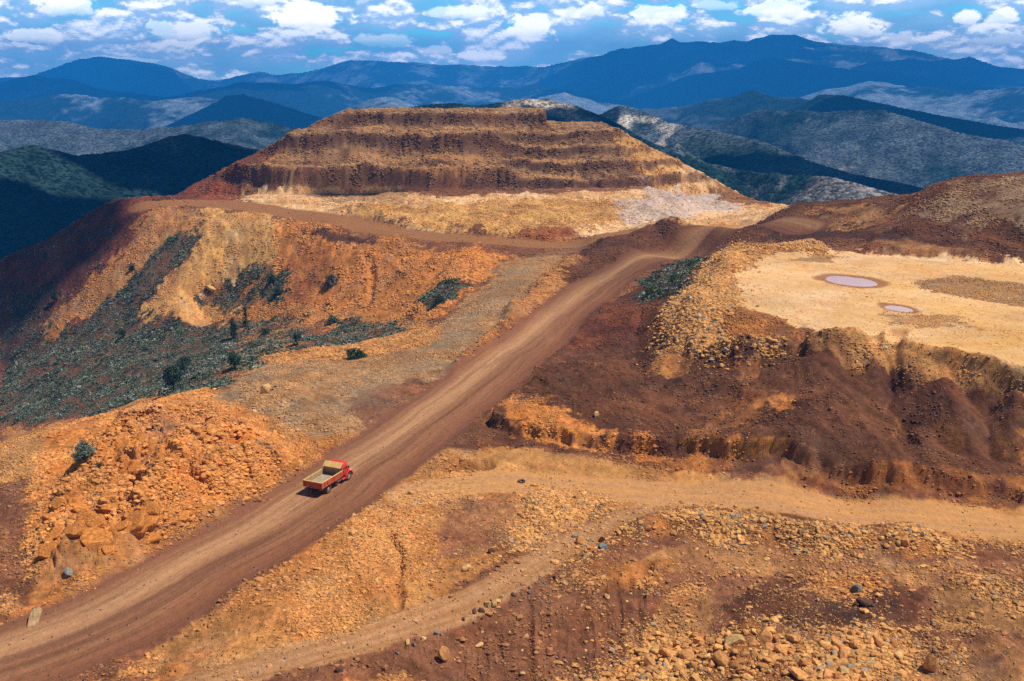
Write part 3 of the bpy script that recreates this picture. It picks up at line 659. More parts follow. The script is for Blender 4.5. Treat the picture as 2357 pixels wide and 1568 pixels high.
NR, NC = 1180, 1080
Dn = 46 * np.exp(np.linspace(0, math.log(760 / 46), NR))
An = np.linspace(-math.radians(40), math.radians(40), NC)
GX = (Dn[:, None] * np.sin(An)[None]).ravel(); GY = (Dn[:, None] * np.cos(An)[None]).ravel()
GZ = height(GX, GY)
print('height', time.time() - T0)
# puddle basins: two shallow dishes
PUD = []
for (ppx, ppy, a_, b_) in ((1958, 646, 4.4, 5.2), (2068, 708, 2.0, 2.6)):
    qx, qy = P(ppx, ppy, 11.5)
    e = np.hypot((GX - qx) / a_, (GY - qy) / b_ + .25 * (GX - qx) / a_) + .22 * fbm(GX, GY, 3, 3, 291) + .1 * fbm(GX, GY, 1, 2, 292)
    m = e < 2.0
    zc = float(np.median(GZ[e < 1.2]))
    t = sstep(.75, 1.9, e)
    GZ = np.where(m, (zc - .25) * (1 - t) + GZ * t + .25 * (e - .8) * (1 - t), GZ)
    PUD.append((qx, qy, a_, b_, zc - .25))
def ground_z(x, y):
    """height of the built mesh at x, y (bilinear on the fan grid)"""
    x = np.asarray(x, float); y = np.asarray(y, float)
    r = np.log(np.hypot(x, y) / 46) / math.log(760 / 46) * (NR - 1); a = (np.arctan2(x, y) - An[0]) / (An[-1] - An[0]) * (NC - 1)
    i = np.clip(np.floor(r).astype(int), 0, NR - 2); j = np.clip(np.floor(a).astype(int), 0, NC - 2)
    fr = np.clip(r - i, 0, 1); fa = np.clip(a - j, 0, 1); g = GZ.reshape(NR, NC)
    return (g[i, j] * (1 - fr) * (1 - fa) + g[i + 1, j] * fr * (1 - fa) + g[i, j + 1] * (1 - fr) * fa + g[i + 1, j + 1] * fr * fa)

_Dt = np.exp(np.linspace(math.log(60), math.log(700), 3000))
def hit(px, py):
    d = ray(px, py); k = _Dt / math.hypot(d[0], d[1])
    X = d[0] * k; Y = d[1] * k; Zr = H + d[2] * k; g = ground_z(X, Y)
    b = Zr < g; j = int(np.argmax(b)) if b.any() else len(_Dt) - 1
    return float(X[j]), float(Y[j]), float(g[j])

def hits_many(pl):
    dirs = np.array([ray(a, b) for a, b in pl]); K = _Dt[None] / np.hypot(dirs[:, 0], dirs[:, 1])[:, None]
    X = dirs[:, 0:1] * K; Y = dirs[:, 1:2] * K; b = (H + dirs[:, 2:3] * K) < ground_z(X, Y)
    j = np.where(b.any(1), np.argmax(b, 1), len(_Dt) - 1); i = np.arange(len(pl))
    return list(zip(X[i, j].tolist(), Y[i, j].tolist()))
zone_polys = hits_many([q for zz in Z for q in zz[0]])
_k = 0; ZW = []
for zz in Z:
    ZW.append(zone_polys[_k:_k + len(zz[0])]); _k += len(zz[0])

gcol, gpeb, grub, gsmax, gveg = paint(GX, GY)
# steep cuts expose the orange subsoil under the brown laterite
_g = GZ.reshape(NR, NC); _r = Dn[:, None]
SLP = np.hypot(np.gradient(_g, axis=0) / (np.gradient(Dn)[:, None]), np.gradient(_g, axis=1) / (_r * (An[1] - An[0]))).ravel()
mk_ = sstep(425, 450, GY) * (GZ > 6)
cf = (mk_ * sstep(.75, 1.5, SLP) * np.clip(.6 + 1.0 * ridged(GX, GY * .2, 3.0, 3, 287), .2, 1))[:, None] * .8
gcol = gcol * (1 - cf) + A((.115, .045, .022)) * cf  # steep mesa faces painted darker, dark rock and cliff shadow together
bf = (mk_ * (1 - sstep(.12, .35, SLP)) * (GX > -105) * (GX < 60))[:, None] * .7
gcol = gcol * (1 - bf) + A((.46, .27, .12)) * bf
ct = sstep(.85, 1.35, SLP) * sstep(-2, 1, poly_sd(GX, GY, BROWN)) * np.clip(.45 + 1.5 * fbm(GX, GY * .5, 7, 4, 285), 0, 1) * (GZ < 6)
st_ = np.clip(.6 + .9 * ridged(GX, GY * .2, 1.3, 3, 286), .15, 1)
ct = (ct * st_)[:, None] * .9
gcol = gcol * (1 - ct) + A((.50, .20, .045)) * ct
print('paint', time.time() - T0)

# ------------------------------------------------------------------ materials
def mat_new(name):
    m = bpy.data.materials.new(name); m.use_nodes = True
    t = NT(m.node_tree); b = t.n['Principled BSDF']
    return m, t, b

def mat_ground():
    m, t, b = mat_new('mine_earth')
    tc = t.new('ShaderNodeNewGeometry'); pos = tc.outputs['Position']
    at = t.new('ShaderNodeAttribute', attribute_name='Col'); ap = t.new('ShaderNodeAttribute', attribute_name='Par')
    sp = t.new('ShaderNodeSeparateColor'); t.link(ap.outputs['Color'], sp.inputs[0])
    peb = sp.outputs[0]; veg = sp.outputs[1]
    c = at.outputs['Color']
    nf = t.noise(pos, 1.1, 6, .65); nff = t.noise(pos, 7.0, 3, .6)
    am = t.ramp(sp.outputs[2], .03, .2, .3, 1.0); v = t.math('ADD', 1.0, t.math('MULTIPLY', am, t.ramp(nf, .3, .7, -.3, .3)))
    c = t.mix(1.0, c, t.comb(v, v, v), 'MULTIPLY')
    v2 = t.math('ADD', 1.0, t.math('MULTIPLY', am, t.ramp(nff, .25, .75, -.24, .24)))
    c = t.mix(1.0, c, t.comb(v2, v2, v2), 'MULTIPLY')
    # stones too small to model: cells of two sizes, paler and darker than the soil
    hgt = t.math('MULTIPLY', nf, .35)
    for sc_, thr, amt in ((2.3, .55, 1.0), (5.5, .40, .8)):
        vo = t.new('ShaderNodeTexVoronoi'); t.link(pos, vo.inputs['Vector']); vo.inputs['Scale'].default_value = sc_
        vs = t.new('ShaderNodeSeparateColor'); t.link(vo.outputs['Color'], vs.inputs[0])
        dens = t.math('MULTIPLY', peb, thr)
        pick = t.math('LESS_THAN', vs.outputs[0], dens)
        rad = t.math('ADD', .16, t.math('MULTIPLY', vs.outputs[1], .24))
        inside = t.math('MULTIPLY', pick, t.math('LESS_THAN', vo.outputs['Distance'], rad))
        stone = t.mix(vs.outputs[2], (.30, .20, .11), (.66, .44, .20))
        stone = t.mix(t.ramp(vs.outputs[1], .8, 1.0), stone, (.28, .27, .25))
        stone = t.mix(.45, stone, c)
        c = t.mix(t.math('MULTIPLY', inside, amt * .8), c, stone)
        bump = t.math('MULTIPLY', pick, t.math('MAXIMUM', t.math('SUBTRACT', rad, vo.outputs['Distance']), 0.0))
        hgt = t.math('ADD', hgt, t.math('MULTIPLY', bump, 2.3 / sc_ * 1.6))
    bp = t.new('ShaderNodeBump'); bp.inputs['Strength'].default_value = 1.0; bp.inputs['Distance'].default_value = .8
    t.put(bp.inputs['Height'], t.math('ADD', hgt, t.math('MULTIPLY', nff, .10)))
    t.link(bp.outputs[0], b.inputs['Normal'])
    t.put(b.inputs['Base Color'], c); b.inputs['Roughness'].default_value = .95; b.inputs['Specular IOR Level'].default_value = .12
    return m

M_GROUND = mat_ground()
ground = new_mesh('ground', np.stack([GX, GY, GZ], 1), grid_faces(NR, NC), [M_GROUND])
ground['kind'] = 'structure'
set_attr(ground.data, 'Col', gcol.astype(np.float32))
set_attr(ground.data, 'Par', np.stack([gpeb, gveg, grub], 1).astype(np.float32))

# ------------------------------------------------------------------ far country
def interp_ridge(lst):
    az = []; zz = []; dd = []
    for px, py, D in lst:
        x, y, z = PD(px, py, D); az.append(math.atan2(x, y)); zz.append((z - H) / D); dd.append(D)
    return np.array(az), np.array(zz), np.array(dd)

RID = [  # photo x, y, distance ; front slope ; back slope ; noise amplitude(m) ; noise size(m) ; seed
 ([(-500,185,14000),(0,175,14000),(70,172,14000),(100,160,13800),(150,143,13600),(215,137,13500),(300,141,13500),(350,148,13500),(400,160,13500),(455,180,13800),(500,182,14000),(560,173,14000),(595,163,13800),(640,169,13600),(700,160,13300),(790,148,13000),(900,142,12500),(1050,148,12500),(1200,152,12300),(1250,156,12000),(1300,150,11800),(1380,132,11700),(1450,115,11600),(1520,102,11500),(1547,88,11500),(1565,99,11500),(1610,94,11500),(1660,94,11600),(1690,87,11600),(1715,91,11700),(1775,79,11800),(1830,80,11800),(1860,93,11800),(1900,98,11800),(2000,106,11700),(2120,117,11500),(2200,134,11300),(2232,127,11200),(2290,148,11000),(2357,150,11000),(2900,170,11000)], .26, .3, 620, 2600, 11),
 ([(-400,215,9000),(0,190,9000),(80,173,9000),(160,182,8800),(230,198,8600),(330,214,8400),(420,224,8200),(600,235,8000),(900,240,8000),(1400,260,8000)], .22, .3, 380, 1600, 12),
 ([(300,235,7600),(440,205,7600),(500,195,7600),(560,188,7600),(650,193,7600),(760,188,7800),(850,195,8000),(1000,200,8200),(1200,205,8400),(1230,195,8400),(1300,210,8200),(1500,245,8000)], .22, .3, 420, 1500, 13),
 ([(-300,240,6200),(0,232,6200),(120,215,6200),(250,222,6100),(350,235,6000),(450,214,6000),(520,230,5900),(640,260,5700),(800,300,5600)], .20, .3, 300, 1200, 14),
 ([(1380,250,9200),(1450,225,9200),(1568,182,9200),(1640,165,9200),(1700,153,9200),(1770,135,9200),(1830,138,9200),(1900,145,9200),(2000,162,9200),(2150,185,9200),(2357,215,9200),(2700,250,9000)], .22, .3, 320, 1500, 15),
 ([(1800,240,6800),(1900,205,6800),(1980,190,6800),(2080,192,6800),(2120,198,6800),(2200,210,6500),(2357,200,6300),(2700,190,6000)], .18, .3, 300, 1100, 16),
 ([(440,260,5000),(520,220,5000),(560,214,5000),(640,236,4900),(730,268,4700),(820,300,4600),(1000,330,4500)], .26, .32, 180, 900, 17),
 ([(700,300,5400),(780,262,5400),(850,232,5500),(900,226,5500),(960,240,5500),(1060,262,5500),(1150,250,5800),(1230,228,6000),(1300,215,6100),(1400,240,6100),(1480,262,6100)], .20, .3, 260, 900, 18),
 ([(-300,268,2500),(0,272,2500),(60,275,2500),(150,282,2450),(230,296,2400),(320,300,2400),(400,292,2350),(480,280,2350),(560,271,2300),(620,276,2300),(700,296,2250),(800,320,2200)], .20, .3, 70, 420, 19),
 ([(-300,380,1150),(0,352,1180),(50,338,1200),(80,334,1200),(120,345,1200),(180,355,1200),(230,350,1220),(290,343,1240),(350,325,1270),(390,310,1300),(425,305,1300),(470,315,1300),(520,326,1290),(600,343,1270),(660,352,1260),(760,370,1250)], .38, .35, 28, 170, 20),
 ([(860,262,1350),(980,240,1300),(1035,235,1280),(1100,243,1260),(1160,234,1240),(1210,227,1230),(1260,229,1230),(1330,243,1200),(1400,272,1150),(1480,315,1080),(1560,350,1020),(1640,380,980)], .34, .33, 14, 150, 21),
 ([(1340,280,1650),(1400,256,1620),(1425,243,1600),(1460,248,1600),(1500,262,1560),(1540,282,1500),(1640,299,1440),(1760,325,1380),(1860,368,1300),(1960,398,1240),(2100,430,1180),(2200,455,1150)], .33, .33, 20, 200, 22),
 ([(1480,250,3900),(1560,244,3900),(1600,238,3800),(1625,228,3800),(1680,222,3800),(1735,207,3800),(1780,225,3700),(1830,222,3700),(1880,235,3600),(2000,270,3500)], .25, .3, 90, 450, 23),
 ([(1780,262,3300),(1850,240,3200),(1885,216,3200),(1940,217,3150),(2000,232,3100),(2070,248,3050),(2150,263,3000),(2250,281,2900),(2357,298,2800),(2700,350,2600)], .30, .3, 28, 350, 24),
 ([(1600,310,2500),(1660,283,2450),(1700,266,2400),(1750,252,2350),(1800,254,2300),(1900,258,2250),(2033,254,2200),(2100,270,2150),(2170,290,2100),(2260,310,2050),(2357,338,2000),(2700,400,1900)], .27, .3, 95, 420, 25),
 ([(1560,330,1060),(1620,370,1040),(1700,395,1000),(1800,400,960),(1900,405,930),(2000,430,900),(2100,455,880),(2200,490,860)], .45, .35, 26, 110, 26),
]
FR, FC = 900, 900
Df = 560 * np.exp(np.linspace(0, math.log(14800 / 560), FR))
Af = np.linspace(-math.radians(48), math.radians(48), FC)
AA, DD = np.meshgrid(Af, Df)
FX = DD * np.sin(AA); FY = DD * np.cos(AA)
FZ = -90 - .10 * np.minimum(DD, 3000) + 25 * fbm(FX, FY, 500, 4, 300)
FID = np.zeros(FZ.shape, int); SPV = np.zeros(FZ.shape)
wob = fbm(FX, FY, 900, 3, 310) * .05 * DD
for i, (lst, sf, sb, amp, size, seed) in enumerate(RID):
    az, el, dd = interp_ridge(lst)
    inr = (AA > az[0] - .0001) & (AA < az[-1] + .0001)
    ee = np.interp(AA, az, el); dc = np.interp(AA, az, dd)
    zc = H + ee * dc + amp * .0
    # outside its own stretch a ridge sinks away
    out = np.maximum(az[0] - AA, 0) + np.maximum(AA - az[-1], 0)
    zc = zc - out * dc * .5
    zc = zc + .10 * amp * fbm(AA * dc, DD * 0 + seed, size * .25, 4, seed + 400)
    dr = DD - dc * (1 + .035 * fbm(AA * dc, AA * 0 + seed * 7.0, size * 1.6, 3, seed + 500))
    near_ = np.minimum(1, np.abs(dr) / (size * 1.2))
    # spurs and ravines running down from the crest
    ln = AA * dc + .25 * dr
    sp = ridged(ln + .15 * size * fbm(FX, FY, size, 3, seed + 1), dr * .38, size, 4, seed) - .35
    z = zc - np.where(dr < 0, -dr * sf, dr * sb) - amp * .25 * near_ + amp * near_ * sp * .9
    # steep spurs must not rise above the crest line in view
    lim = H + (ee - .0004) * DD - out * DD * .5
    z = np.where(np.abs(dr) > size * .05, np.minimum(z, np.where(dr < 0, lim - .10 * amp * near_, 1e9)), z)
    up = z > FZ
    FZ = np.where(up, z, FZ); FID = np.where(up, i + 1, FID); SPV = np.where(up, sp, SPV)
small = fbm(FX, FY, 60, 3, 320) * .8 * sstep(600, 3000, DD) + fbm(FX, FY, 14, 2, 321) * .9 * (1 - .6 * sstep(1500, 2500, DD))
FZ = FZ + small
# keep the near part below the mine terrain
FZ = FZ - 160 * (1 - sstep(560, 760, DD)) 
# colour: forest, scrub, bare scars
fx, fy = FX.ravel(), FY.ravel(); fid = FID.ravel(); fd = DD.ravel()
forest = A((.013, .028, .024)); scrub = A((.062, .076, .082)); bare = A((.15, .135, .125)); redb = A((.28, .11, .075))
scr = np.array([.3, .28, .32, .38, .45, .1, .5, .25, .55, .75, .12, .25, .35, .6, .15, .7, .45])[fid]
slope_n = ridged(fx, fy, 300, 4, 330)
s_ = sstep(-.35, .35, fbm(fx, fy, 260, 4, 331) + .5 * fbm(fx, fy, 40, 3, 332) + (scr - .5) * 1.5 + .75 * SPV.ravel())  # spurs paler, ravines darker: vegetation plus relief shading put into the colour
br_ = np.array([0, .1, 0, 0, .15, 0, .2, .1, .2, .05, .02, .25, .35, .1, .05, .25, .8])[fid]
b_ = sstep(.30, .50, .5 * fbm(fx, fy, 120, 3, 333) + .55 * ridged(fx, fy * .6, 60, 3, 334) * .6 + br_ * .6 - .30 + .2 * SPV.ravel())
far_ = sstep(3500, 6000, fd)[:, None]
fcol = forest * (1 - s_)[:, None] + scrub * (1 + 1.7 * far_) * s_[:, None]  # distant scrub coloured lighter, standing in for sunlit patches dulled by haze
fcol = fcol * (1 - b_)[:, None] + bare * b_[:, None]
r_ = sstep(.35, .55, fbm(fx, fy, 200, 3, 335)) * np.isin(fid, (16,)) * .3
fcol = fcol * (1 - r_)[:, None] + redb * r_[:, None]
# the pale prospecting road and bare crest on the hills behind the mesa
gx = [PD(a, b, d)[:2] for a, b, d in [(1388,300,1350),(1405,285,1400),(1425,262,1480),(1445,256,1560),(1470,262,1560),(1500,275,1530),(1545,290,1470),(1480,296,1400),(1400,292,1300)]]
lt, _ = line_sd(fx, fy, gx); k = ((1 - sstep(3, 14, np.abs(lt) + 12 * fbm(fx, fy, 30, 3, 336))) * .95)[:, None]
fcol = fcol * (1 - k) + A((.34, .30, .25)) * k
gx = [PD(a, b, d)[:2] for a, b, d in [(1180,232,1225),(1240,231,1215),(1290,238,1205),(1340,262,1150),(1390,290,1080),(1430,310,1030)]]
lt, _ = line_sd(fx, fy, gx); k = ((1 - sstep(5, 22, np.abs(lt) + 12 * fbm(fx, fy, 30, 3, 337))) * .6)[:, None]
fcol = fcol * (1 - k) + A((.42, .33, .26)) * k

def mat_hills():
    m, t, b = mat_new('scrub_and_forest')
    tc = t.new('ShaderNodeNewGeometry'); pos = tc.outputs['Position']
    at = t.new('ShaderNodeAttribute', attribute_name='Col'); c = at.outputs['Color']
    ds = t.new('ShaderNodeVectorMath', operation='LENGTH'); t.link(pos, ds.inputs[0])
    vo = t.new('ShaderNodeTexVoronoi'); t.link(pos, vo.inputs['Vector']); vo.inputs['Scale'].default_value = .3
    vo2 = t.new('ShaderNodeTexVoronoi'); t.link(pos, vo2.inputs['Vector']); vo2.inputs['Scale'].default_value = .12
    vs = t.new('ShaderNodeSeparateColor'); t.link(vo.outputs['Color'], vs.inputs[0])
    n = t.noise(pos, .02, 8, .7)
    v = t.math('MULTIPLY', t.ramp(vs.outputs[0], 0, 1, .35, 1.7), t.ramp(n, .3, .7, .6, 1.5))
    c = t.mix(1.0, c, t.comb(v, v, v), 'MULTIPLY')
    hgt = t.math('ADD', t.math('MULTIPLY', vo.outputs['Distance'], -1.2), t.math('MULTIPLY', n, 4.0))
    hgt = t.math('ADD', hgt, t.math('MULTIPLY', vo2.outputs['Distance'], -2.))
    bp = t.new('ShaderNodeBump'); bp.inputs['Strength'].default_value = .8; bp.inputs['Distance'].default_value = 1.0
    t.put(bp.inputs['Height'], hgt); t.link(bp.outputs[0], b.inputs['Normal'])
    t.put(b.inputs['Base Color'], c); b.inputs['Roughness'].default_value = 1.0; b.inputs['Specular IOR Level'].default_value = .0
    return m
M_HILLS = mat_hills()
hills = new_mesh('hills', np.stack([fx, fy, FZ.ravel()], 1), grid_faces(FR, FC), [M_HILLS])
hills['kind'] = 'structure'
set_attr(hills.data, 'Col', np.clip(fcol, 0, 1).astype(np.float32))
print('hills', time.time() - T0)

# ------------------------------------------------------------------ haze
hz, t, b = mat_new('haze_air'); t.n.clear()
pv = t.new('ShaderNodeVolumePrincipled'); pv.inputs['Color'].default_value = (.03, .36, 1.0, 1); pv.inputs['Density'].default_value = 1.3e-4
ho = t.new('ShaderNodeOutputMaterial'); t.link(pv.outputs[0], ho.inputs['Volume'])
def box(name, lo, hi, mat):
    co = [(x, y, z) for x in (lo[0], hi[0]) for y in (lo[1], hi[1]) for z in (lo[2], hi[2])]
    f = [(0, 1, 3, 2), (4, 6, 7, 5), (0, 4, 5, 1), (2, 3, 7, 6), (0, 2, 6, 4), (1, 5, 7, 3)]
    return new_mesh(name, np.array(co), np.array(f), [mat], smooth=False)
ZT = max(float(FZ.max()), 100) + 40
haze = box('haze', (-12500, -800, float(FZ.min()) - 1.5), (14000, 14900, ZT), hz); haze['kind'] = 'stuff'

# ------------------------------------------------------------------ clouds that shade the land (real bodies high above, outside the haze)
def mat_cloud():
    m, t, b = mat_new('cloud_white'); b.inputs['Base Color'].default_value = (.85, .87, .9, 1); b.inputs['Roughness'].default_value = 1
    return m
M_CLOUD = mat_cloud()
CLOUD_Z = ZT + 500
def cloud(gx, gy, gz, ra, rb, rot, seed, n=110):
    """a flat-based heap whose shadow falls on the ground point gx, gy"""
    k = (CLOUD_Z - gz) / SDIR.z
    cx = gx + SDIR.x * k; cyy = gy + SDIR.y * k
    th = np.linspace(0, 2 * math.pi, n, endpoint=False)
    rr = 1 + .34 * fbm(np.cos(th) * 2 + seed, np.sin(th) * 2, 1.0, 4, seed) + .10 * fbm(np.cos(th) * 9 + seed, np.sin(th) * 9, 1., 3, seed + 1)
    rings = np.linspace(0, 1, 26)[1:]
    co = [(0, 0, 0)]; ca, sa = math.cos(rot), math.sin(rot)
    top = []; bot = []
    for sgn, lst in ((1, top), (-1, bot)):
        for r in rings:
            lx = np.cos(th) * rr * r * ra; ly = np.sin(th) * rr * r * rb
            prof = np.sqrt(np.maximum(0, 1 - r ** 2.4))
            hz_ = .5 * min(ra, rb) * prof * (1 + .55 * fbm(lx, ly, min(ra, rb) * .5, 4, seed + 3)) if sgn > 0 else -.04 * min(ra, rb) * prof * (1 + .5 * fbm(lx, ly, ra * .3, 3, seed + 5))
            lst.append(np.stack([cx + lx * ca - ly * sa, cyy + lx * sa + ly * ca, CLOUD_Z + hz_], 1))
    V = [np.array([[cx, cyy, CLOUD_Z + .5 * min(ra, rb)]])] + top + [np.array([[cx, cyy, CLOUD_Z - .04 * min(ra, rb)]])] + bot[:-1]
    V = np.concatenate(V); R_ = len(rings)
    F = []
    def idx(k, j): return 1 + k * n + j % n
    b0 = 1 + R_ * n
    def idb(k, j): return idx(R_ - 1, j) if k == R_ - 1 else b0 + 1 + k * n + j % n
    for j in range(n):
        F.append((0, idx(0, j), idx(0, j + 1), idx(0, j + 1))); F.append((b0, idb(0, j + 1), idb(0, j), idb(0, j)))
    for k in range(R_ - 1):
        for j in range(n):
            F.append((idx(k, j), idx(k + 1, j), idx(k + 1, j + 1), idx(k, j + 1)))
            F.append((idb(k, j), idb(k, j + 1), idb(k + 1, j + 1), idb(k + 1, j)))
    me = bpy.data.meshes.new('cloud')
    me.from_pydata(V.tolist(), [], [tuple(dict.fromkeys(f)) for f in F]); me.update()
    me.polygons.foreach_set('use_smooth', np.ones(len(me.polygons), bool)); me.materials.append(M_CLOUD)
    o = bpy.data.objects.new('cloud', me); COL.objects.link(o); o['kind'] = 'structure'
    return o
# shadows: photo point, distance, size
def cs(px, py, D, ra, rb, rot, seed):
    x, y, z = PD(px, py, D); cloud(x, y, z, ra, rb, rot, seed)
cs(830, 440, 445, 27, 12, .1, 1)        # at the foot of the mesa
cs(10, 570, 455, 40, 36, .6, 3)           # on the red flank at the left
cs(60, 450, 950, 260, 150, .2, 4)         # on the dark green hill
cs(420, 335, 1210, 200, 90, -.2, 5)
cs(1250, 260, 1150, 140, 60, -.3, 6)
cs(1750, 340, 1250, 300, 90, -.5, 7)
cs(2130, 280, 2950, 800, 220, -.3, 8)
cs(1830, 180, 8600, 2100, 1300, 0, 9)
cs(620, 245, 4700, 900, 330, -.4, 10)
cs(230, 205, 8300, 2200, 500, 0, 11)
cs(1500, 150, 11000, 1900, 700, .1, 13)
cs(2000, 340, 1650, 200, 110, 0, 14)
cs(220, 160, 12900, 1700, 700, 0, 15)
cs(2150, 150, 10600, 1500, 500, 0, 16)
print('clouds', time.time() - T0)

# ------------------------------------------------------------------ shared builders for the things
def tag(o, label=None, cat=None, group=None, kind=None):
    if label: o['label'] = label
    if cat: o['category'] = cat
    if group: o['group'] = group
    if kind: o['kind'] = kind
    return o

def plain(name, col, rough=.8, metal=0.0, spec=.3, var=.25, scale=6.0, dust=0.0):
    """painted or raw surface with worn, dusty variation"""
    m, t, b = mat_new(name)
    tc = t.new('ShaderNodeTexCoord')
    n = t.noise(tc.outputs['Object'], scale, 6, .65); n2 = t.noise(tc.outputs['Object'], scale * .3, 4, .6)
    v = t.ramp(n, .25, .75, 1 - var, 1 + var)
    c = t.mix(1.0, col, t.comb(v, v, v), 'MULTIPLY')
    if dust: c = t.mix(t.ramp(n2, .35, .75, 0, dust), c, (.42, .24, .12))
    t.put(b.inputs['Base Color'], c)
    t.put(b.inputs['Roughness'], t.ramp(n, .2, .8, max(rough - .12, 0), min(rough + .12, 1)))
    b.inputs['Metallic'].default_value = metal; b.inputs['Specular IOR Level'].default_value = spec
    return m

def mat_attr(name, bump=.25, scale=6.0, var=.25, rough=.9):
    m, t, b = mat_new(name)
    at = t.new('ShaderNodeAttribute', attribute_name='Col'); tc = t.new('ShaderNodeTexCoord')
    n = t.noise(tc.outputs['Object'], scale, 5, .65)
    v = t.ramp(n, .25, .75, 1 - var, 1 + var)
    t.put(b.inputs['Base Color'], t.mix(1.0, at.outputs['Color'], t.comb(v, v, v), 'MULTIPLY'))
    if bump:
        bp = t.new('ShaderNodeBump'); bp.inputs['Strength'].default_value = .6; bp.inputs['Distance'].default_value = bump
        t.put(bp.inputs['Height'], n); t.link(bp.outputs[0], b.inputs['Normal'])
    b.inputs['Roughness'].default_value = rough; b.inputs['Specular IOR Level'].default_value = .15
    return m
M_STONE = mat_attr('loose_stone', .05, 3.0, .3)
M_BLOCK = mat_attr('fractured_rock', .35, 4.0, .5)
M_SCRUB = mat_attr('scrub_leaves', 0, 3.0, .3)

# ------------------------------------------------------------------ rocks
def ico(sub):
    import bmesh
    bm = bmesh.new(); bmesh.ops.create_icosphere(bm, subdivisions=sub, radius=1.0)
    v = np.array([tuple(q.co) for q in bm.verts]); bm.verts.index_update()
    f = np.array([[q.index for q in fc.verts] for fc in bm.faces]); bm.free()
    return v, f
def rock_proto(sub, seed, ncut=9, rough=.06):
    r = np.random.default_rng(seed); v, f = ico(sub)
    for _ in range(ncut):
        n = r.normal(size=3); n /= np.linalg.norm(n); d = r.uniform(.42, .8)
        k = np.maximum(0, v @ n - d); v = v - k[:, None] * n
    v = v * r.uniform(.75, 1.2, 3)
    v += r.normal(size=v.shape) * rough * (.6 if sub > 2 else 1)
    v /= np.abs(v).max()
    return v, f
R1 = [rock_proto(1, 100 + i, 3, .10) for i in range(8)]
R2 = [rock_proto(2, 200 + i, 14, .03) for i in range(10)]
R3 = [rock_proto(3, 300 + i, 13, .018) for i in range(12)]

def block_proto(seed):
    r = np.random.default_rng(seed); v, f = ico(4)
    v = v / (np.abs(v) ** 7).sum(1, keepdims=True) ** (1 / 7)
    for _ in range(7):
        n = r.normal(size=3); n[2] *= .35; n /= np.linalg.norm(n); d = r.uniform(.75, 1.1)
        v = v - np.maximum(0, v @ n - d)[:, None] * n
    v += .035 * np.stack([fbm(v[:, 1] * 2 + 9 * k + v[:, 2], v[:, 0] * 2 + v[:, 2] * 1.7 + seed, 1.0, 3, seed + k, .7) for k in range(3)], 1)
    return v, f
R4 = [block_proto(900 + i) for i in range(6)]

def rotmats(n, tilt=3.14):
    a = rng.uniform(0, 6.283, n); b = rng.uniform(-tilt, tilt, n); c = rng.uniform(0, 6.283, n)
    ca, sa, cb, sb, cc, s_c = np.cos(a), np.sin(a), np.cos(b), np.sin(b), np.cos(c), np.sin(c)
    z = np.zeros(n); o = np.ones(n)
    Ra = np.stack([ca, -sa, z, sa, ca, z, z, z, o], 1).reshape(n, 3, 3)
    Rb = np.stack([o, z, z, z, cb, -sb, z, sb, cb], 1).reshape(n, 3, 3)
    Rc = np.stack([cc, -s_c, z, s_c, cc, z, z, z, o], 1).reshape(n, 3, 3)
    return Ra @ Rb @ Rc

def bake(protos, which, pos, scl, rot, cols):
    """many copies of prototype meshes into one vertex / face array"""
    V = []; F = []; CC = []; off = 0
    for k, (pv_, pf) in enumerate(protos):
        m = which == k
        if not m.any(): continue
        n = int(m.sum())
        q = np.einsum('nij,vj->nvi', rot[m], pv_) * scl[m][:, None, :] + pos[m][:, None, :]
        V.append(q.reshape(-1, 3)); nv = len(pv_)
        F.append((pf[None] + (np.arange(n) * nv)[:, None, None] + off).reshape(-1, pf.shape[1])); off += n * nv
        CC.append(np.repeat(cols[m], nv, 0))
    return np.concatenate(V), np.concatenate(F), np.concatenate(CC)

# scatter: pick cells of the fan grid where the paint asks for rubble
gi = np.arange(NR * NC); GD = np.hypot(GX, GY)
inview = (np.abs(np.arctan2(GX, GY)) < math.radians(31)) & (GD > 70) & (GD < 540)
clump = np.clip(.35 + 1.6 * fbm(GX, GY, 5, 4, 401, .65), 0, 2.2)
prob = grub * clump * inview * np.sqrt(1 + np.minimum(SLP, 4) ** 2)
def scatter(prob, n):
    c = np.cumsum(prob); k = np.searchsorted(c, rng.uniform(0, c[-1], n)); k = np.clip(k, 0, len(prob) - 1)
    a = np.arctan2(GX[k], GY[k]) + rng.uniform(-.5, .5, n) * (An[1] - An[0]); r = GD[k] * (1 + rng.uniform(-.5, .5, n) * .0024)
    return r * np.sin(a), r * np.cos(a), k
NS = 330000
sx, sy, sk = scatter(prob, NS)
sD = GD[sk]
_j = np.where(grub[sk] > 1.2, .9, .25) * np.exp(.5 * rng.normal(size=NS)); sx = sx + rng.normal(size=NS) * _j; sy = sy + rng.normal(size=NS) * _j * 1.6
ss = np.minimum(sD * .00085 * rng.uniform(0, 1, NS) ** (-1 / 2.4), gsmax[sk] * .55 * rng.uniform(.6, 1.1, NS))
sz = ground_z(sx, sy) + ss * .15
base = gcol[sk]; lum = base.mean(1)[:, None]
warm = np.where(rng.uniform(size=(NS, 1)) < .88, A((.66, .34, .11)), A((.29, .25, .19)))
warm = np.where(rng.uniform(size=(NS, 1)) < .3, A((.60, .29, .095)), warm)
mixk = np.clip(.02 + 1.9 * lum, .06, .5) * rng.uniform(.5, 1.15, (NS, 1))
mixk = np.where(grub[sk][:, None] > 1.3, np.maximum(mixk, .85 * rng.uniform(.8, 1.1, (NS, 1))), mixk)
fgk = (sy < 118) & (sx > 4) & (rng.uniform(size=NS) < .55)
mixk = np.where(fgk[:, None], np.maximum(mixk, .62), mixk)
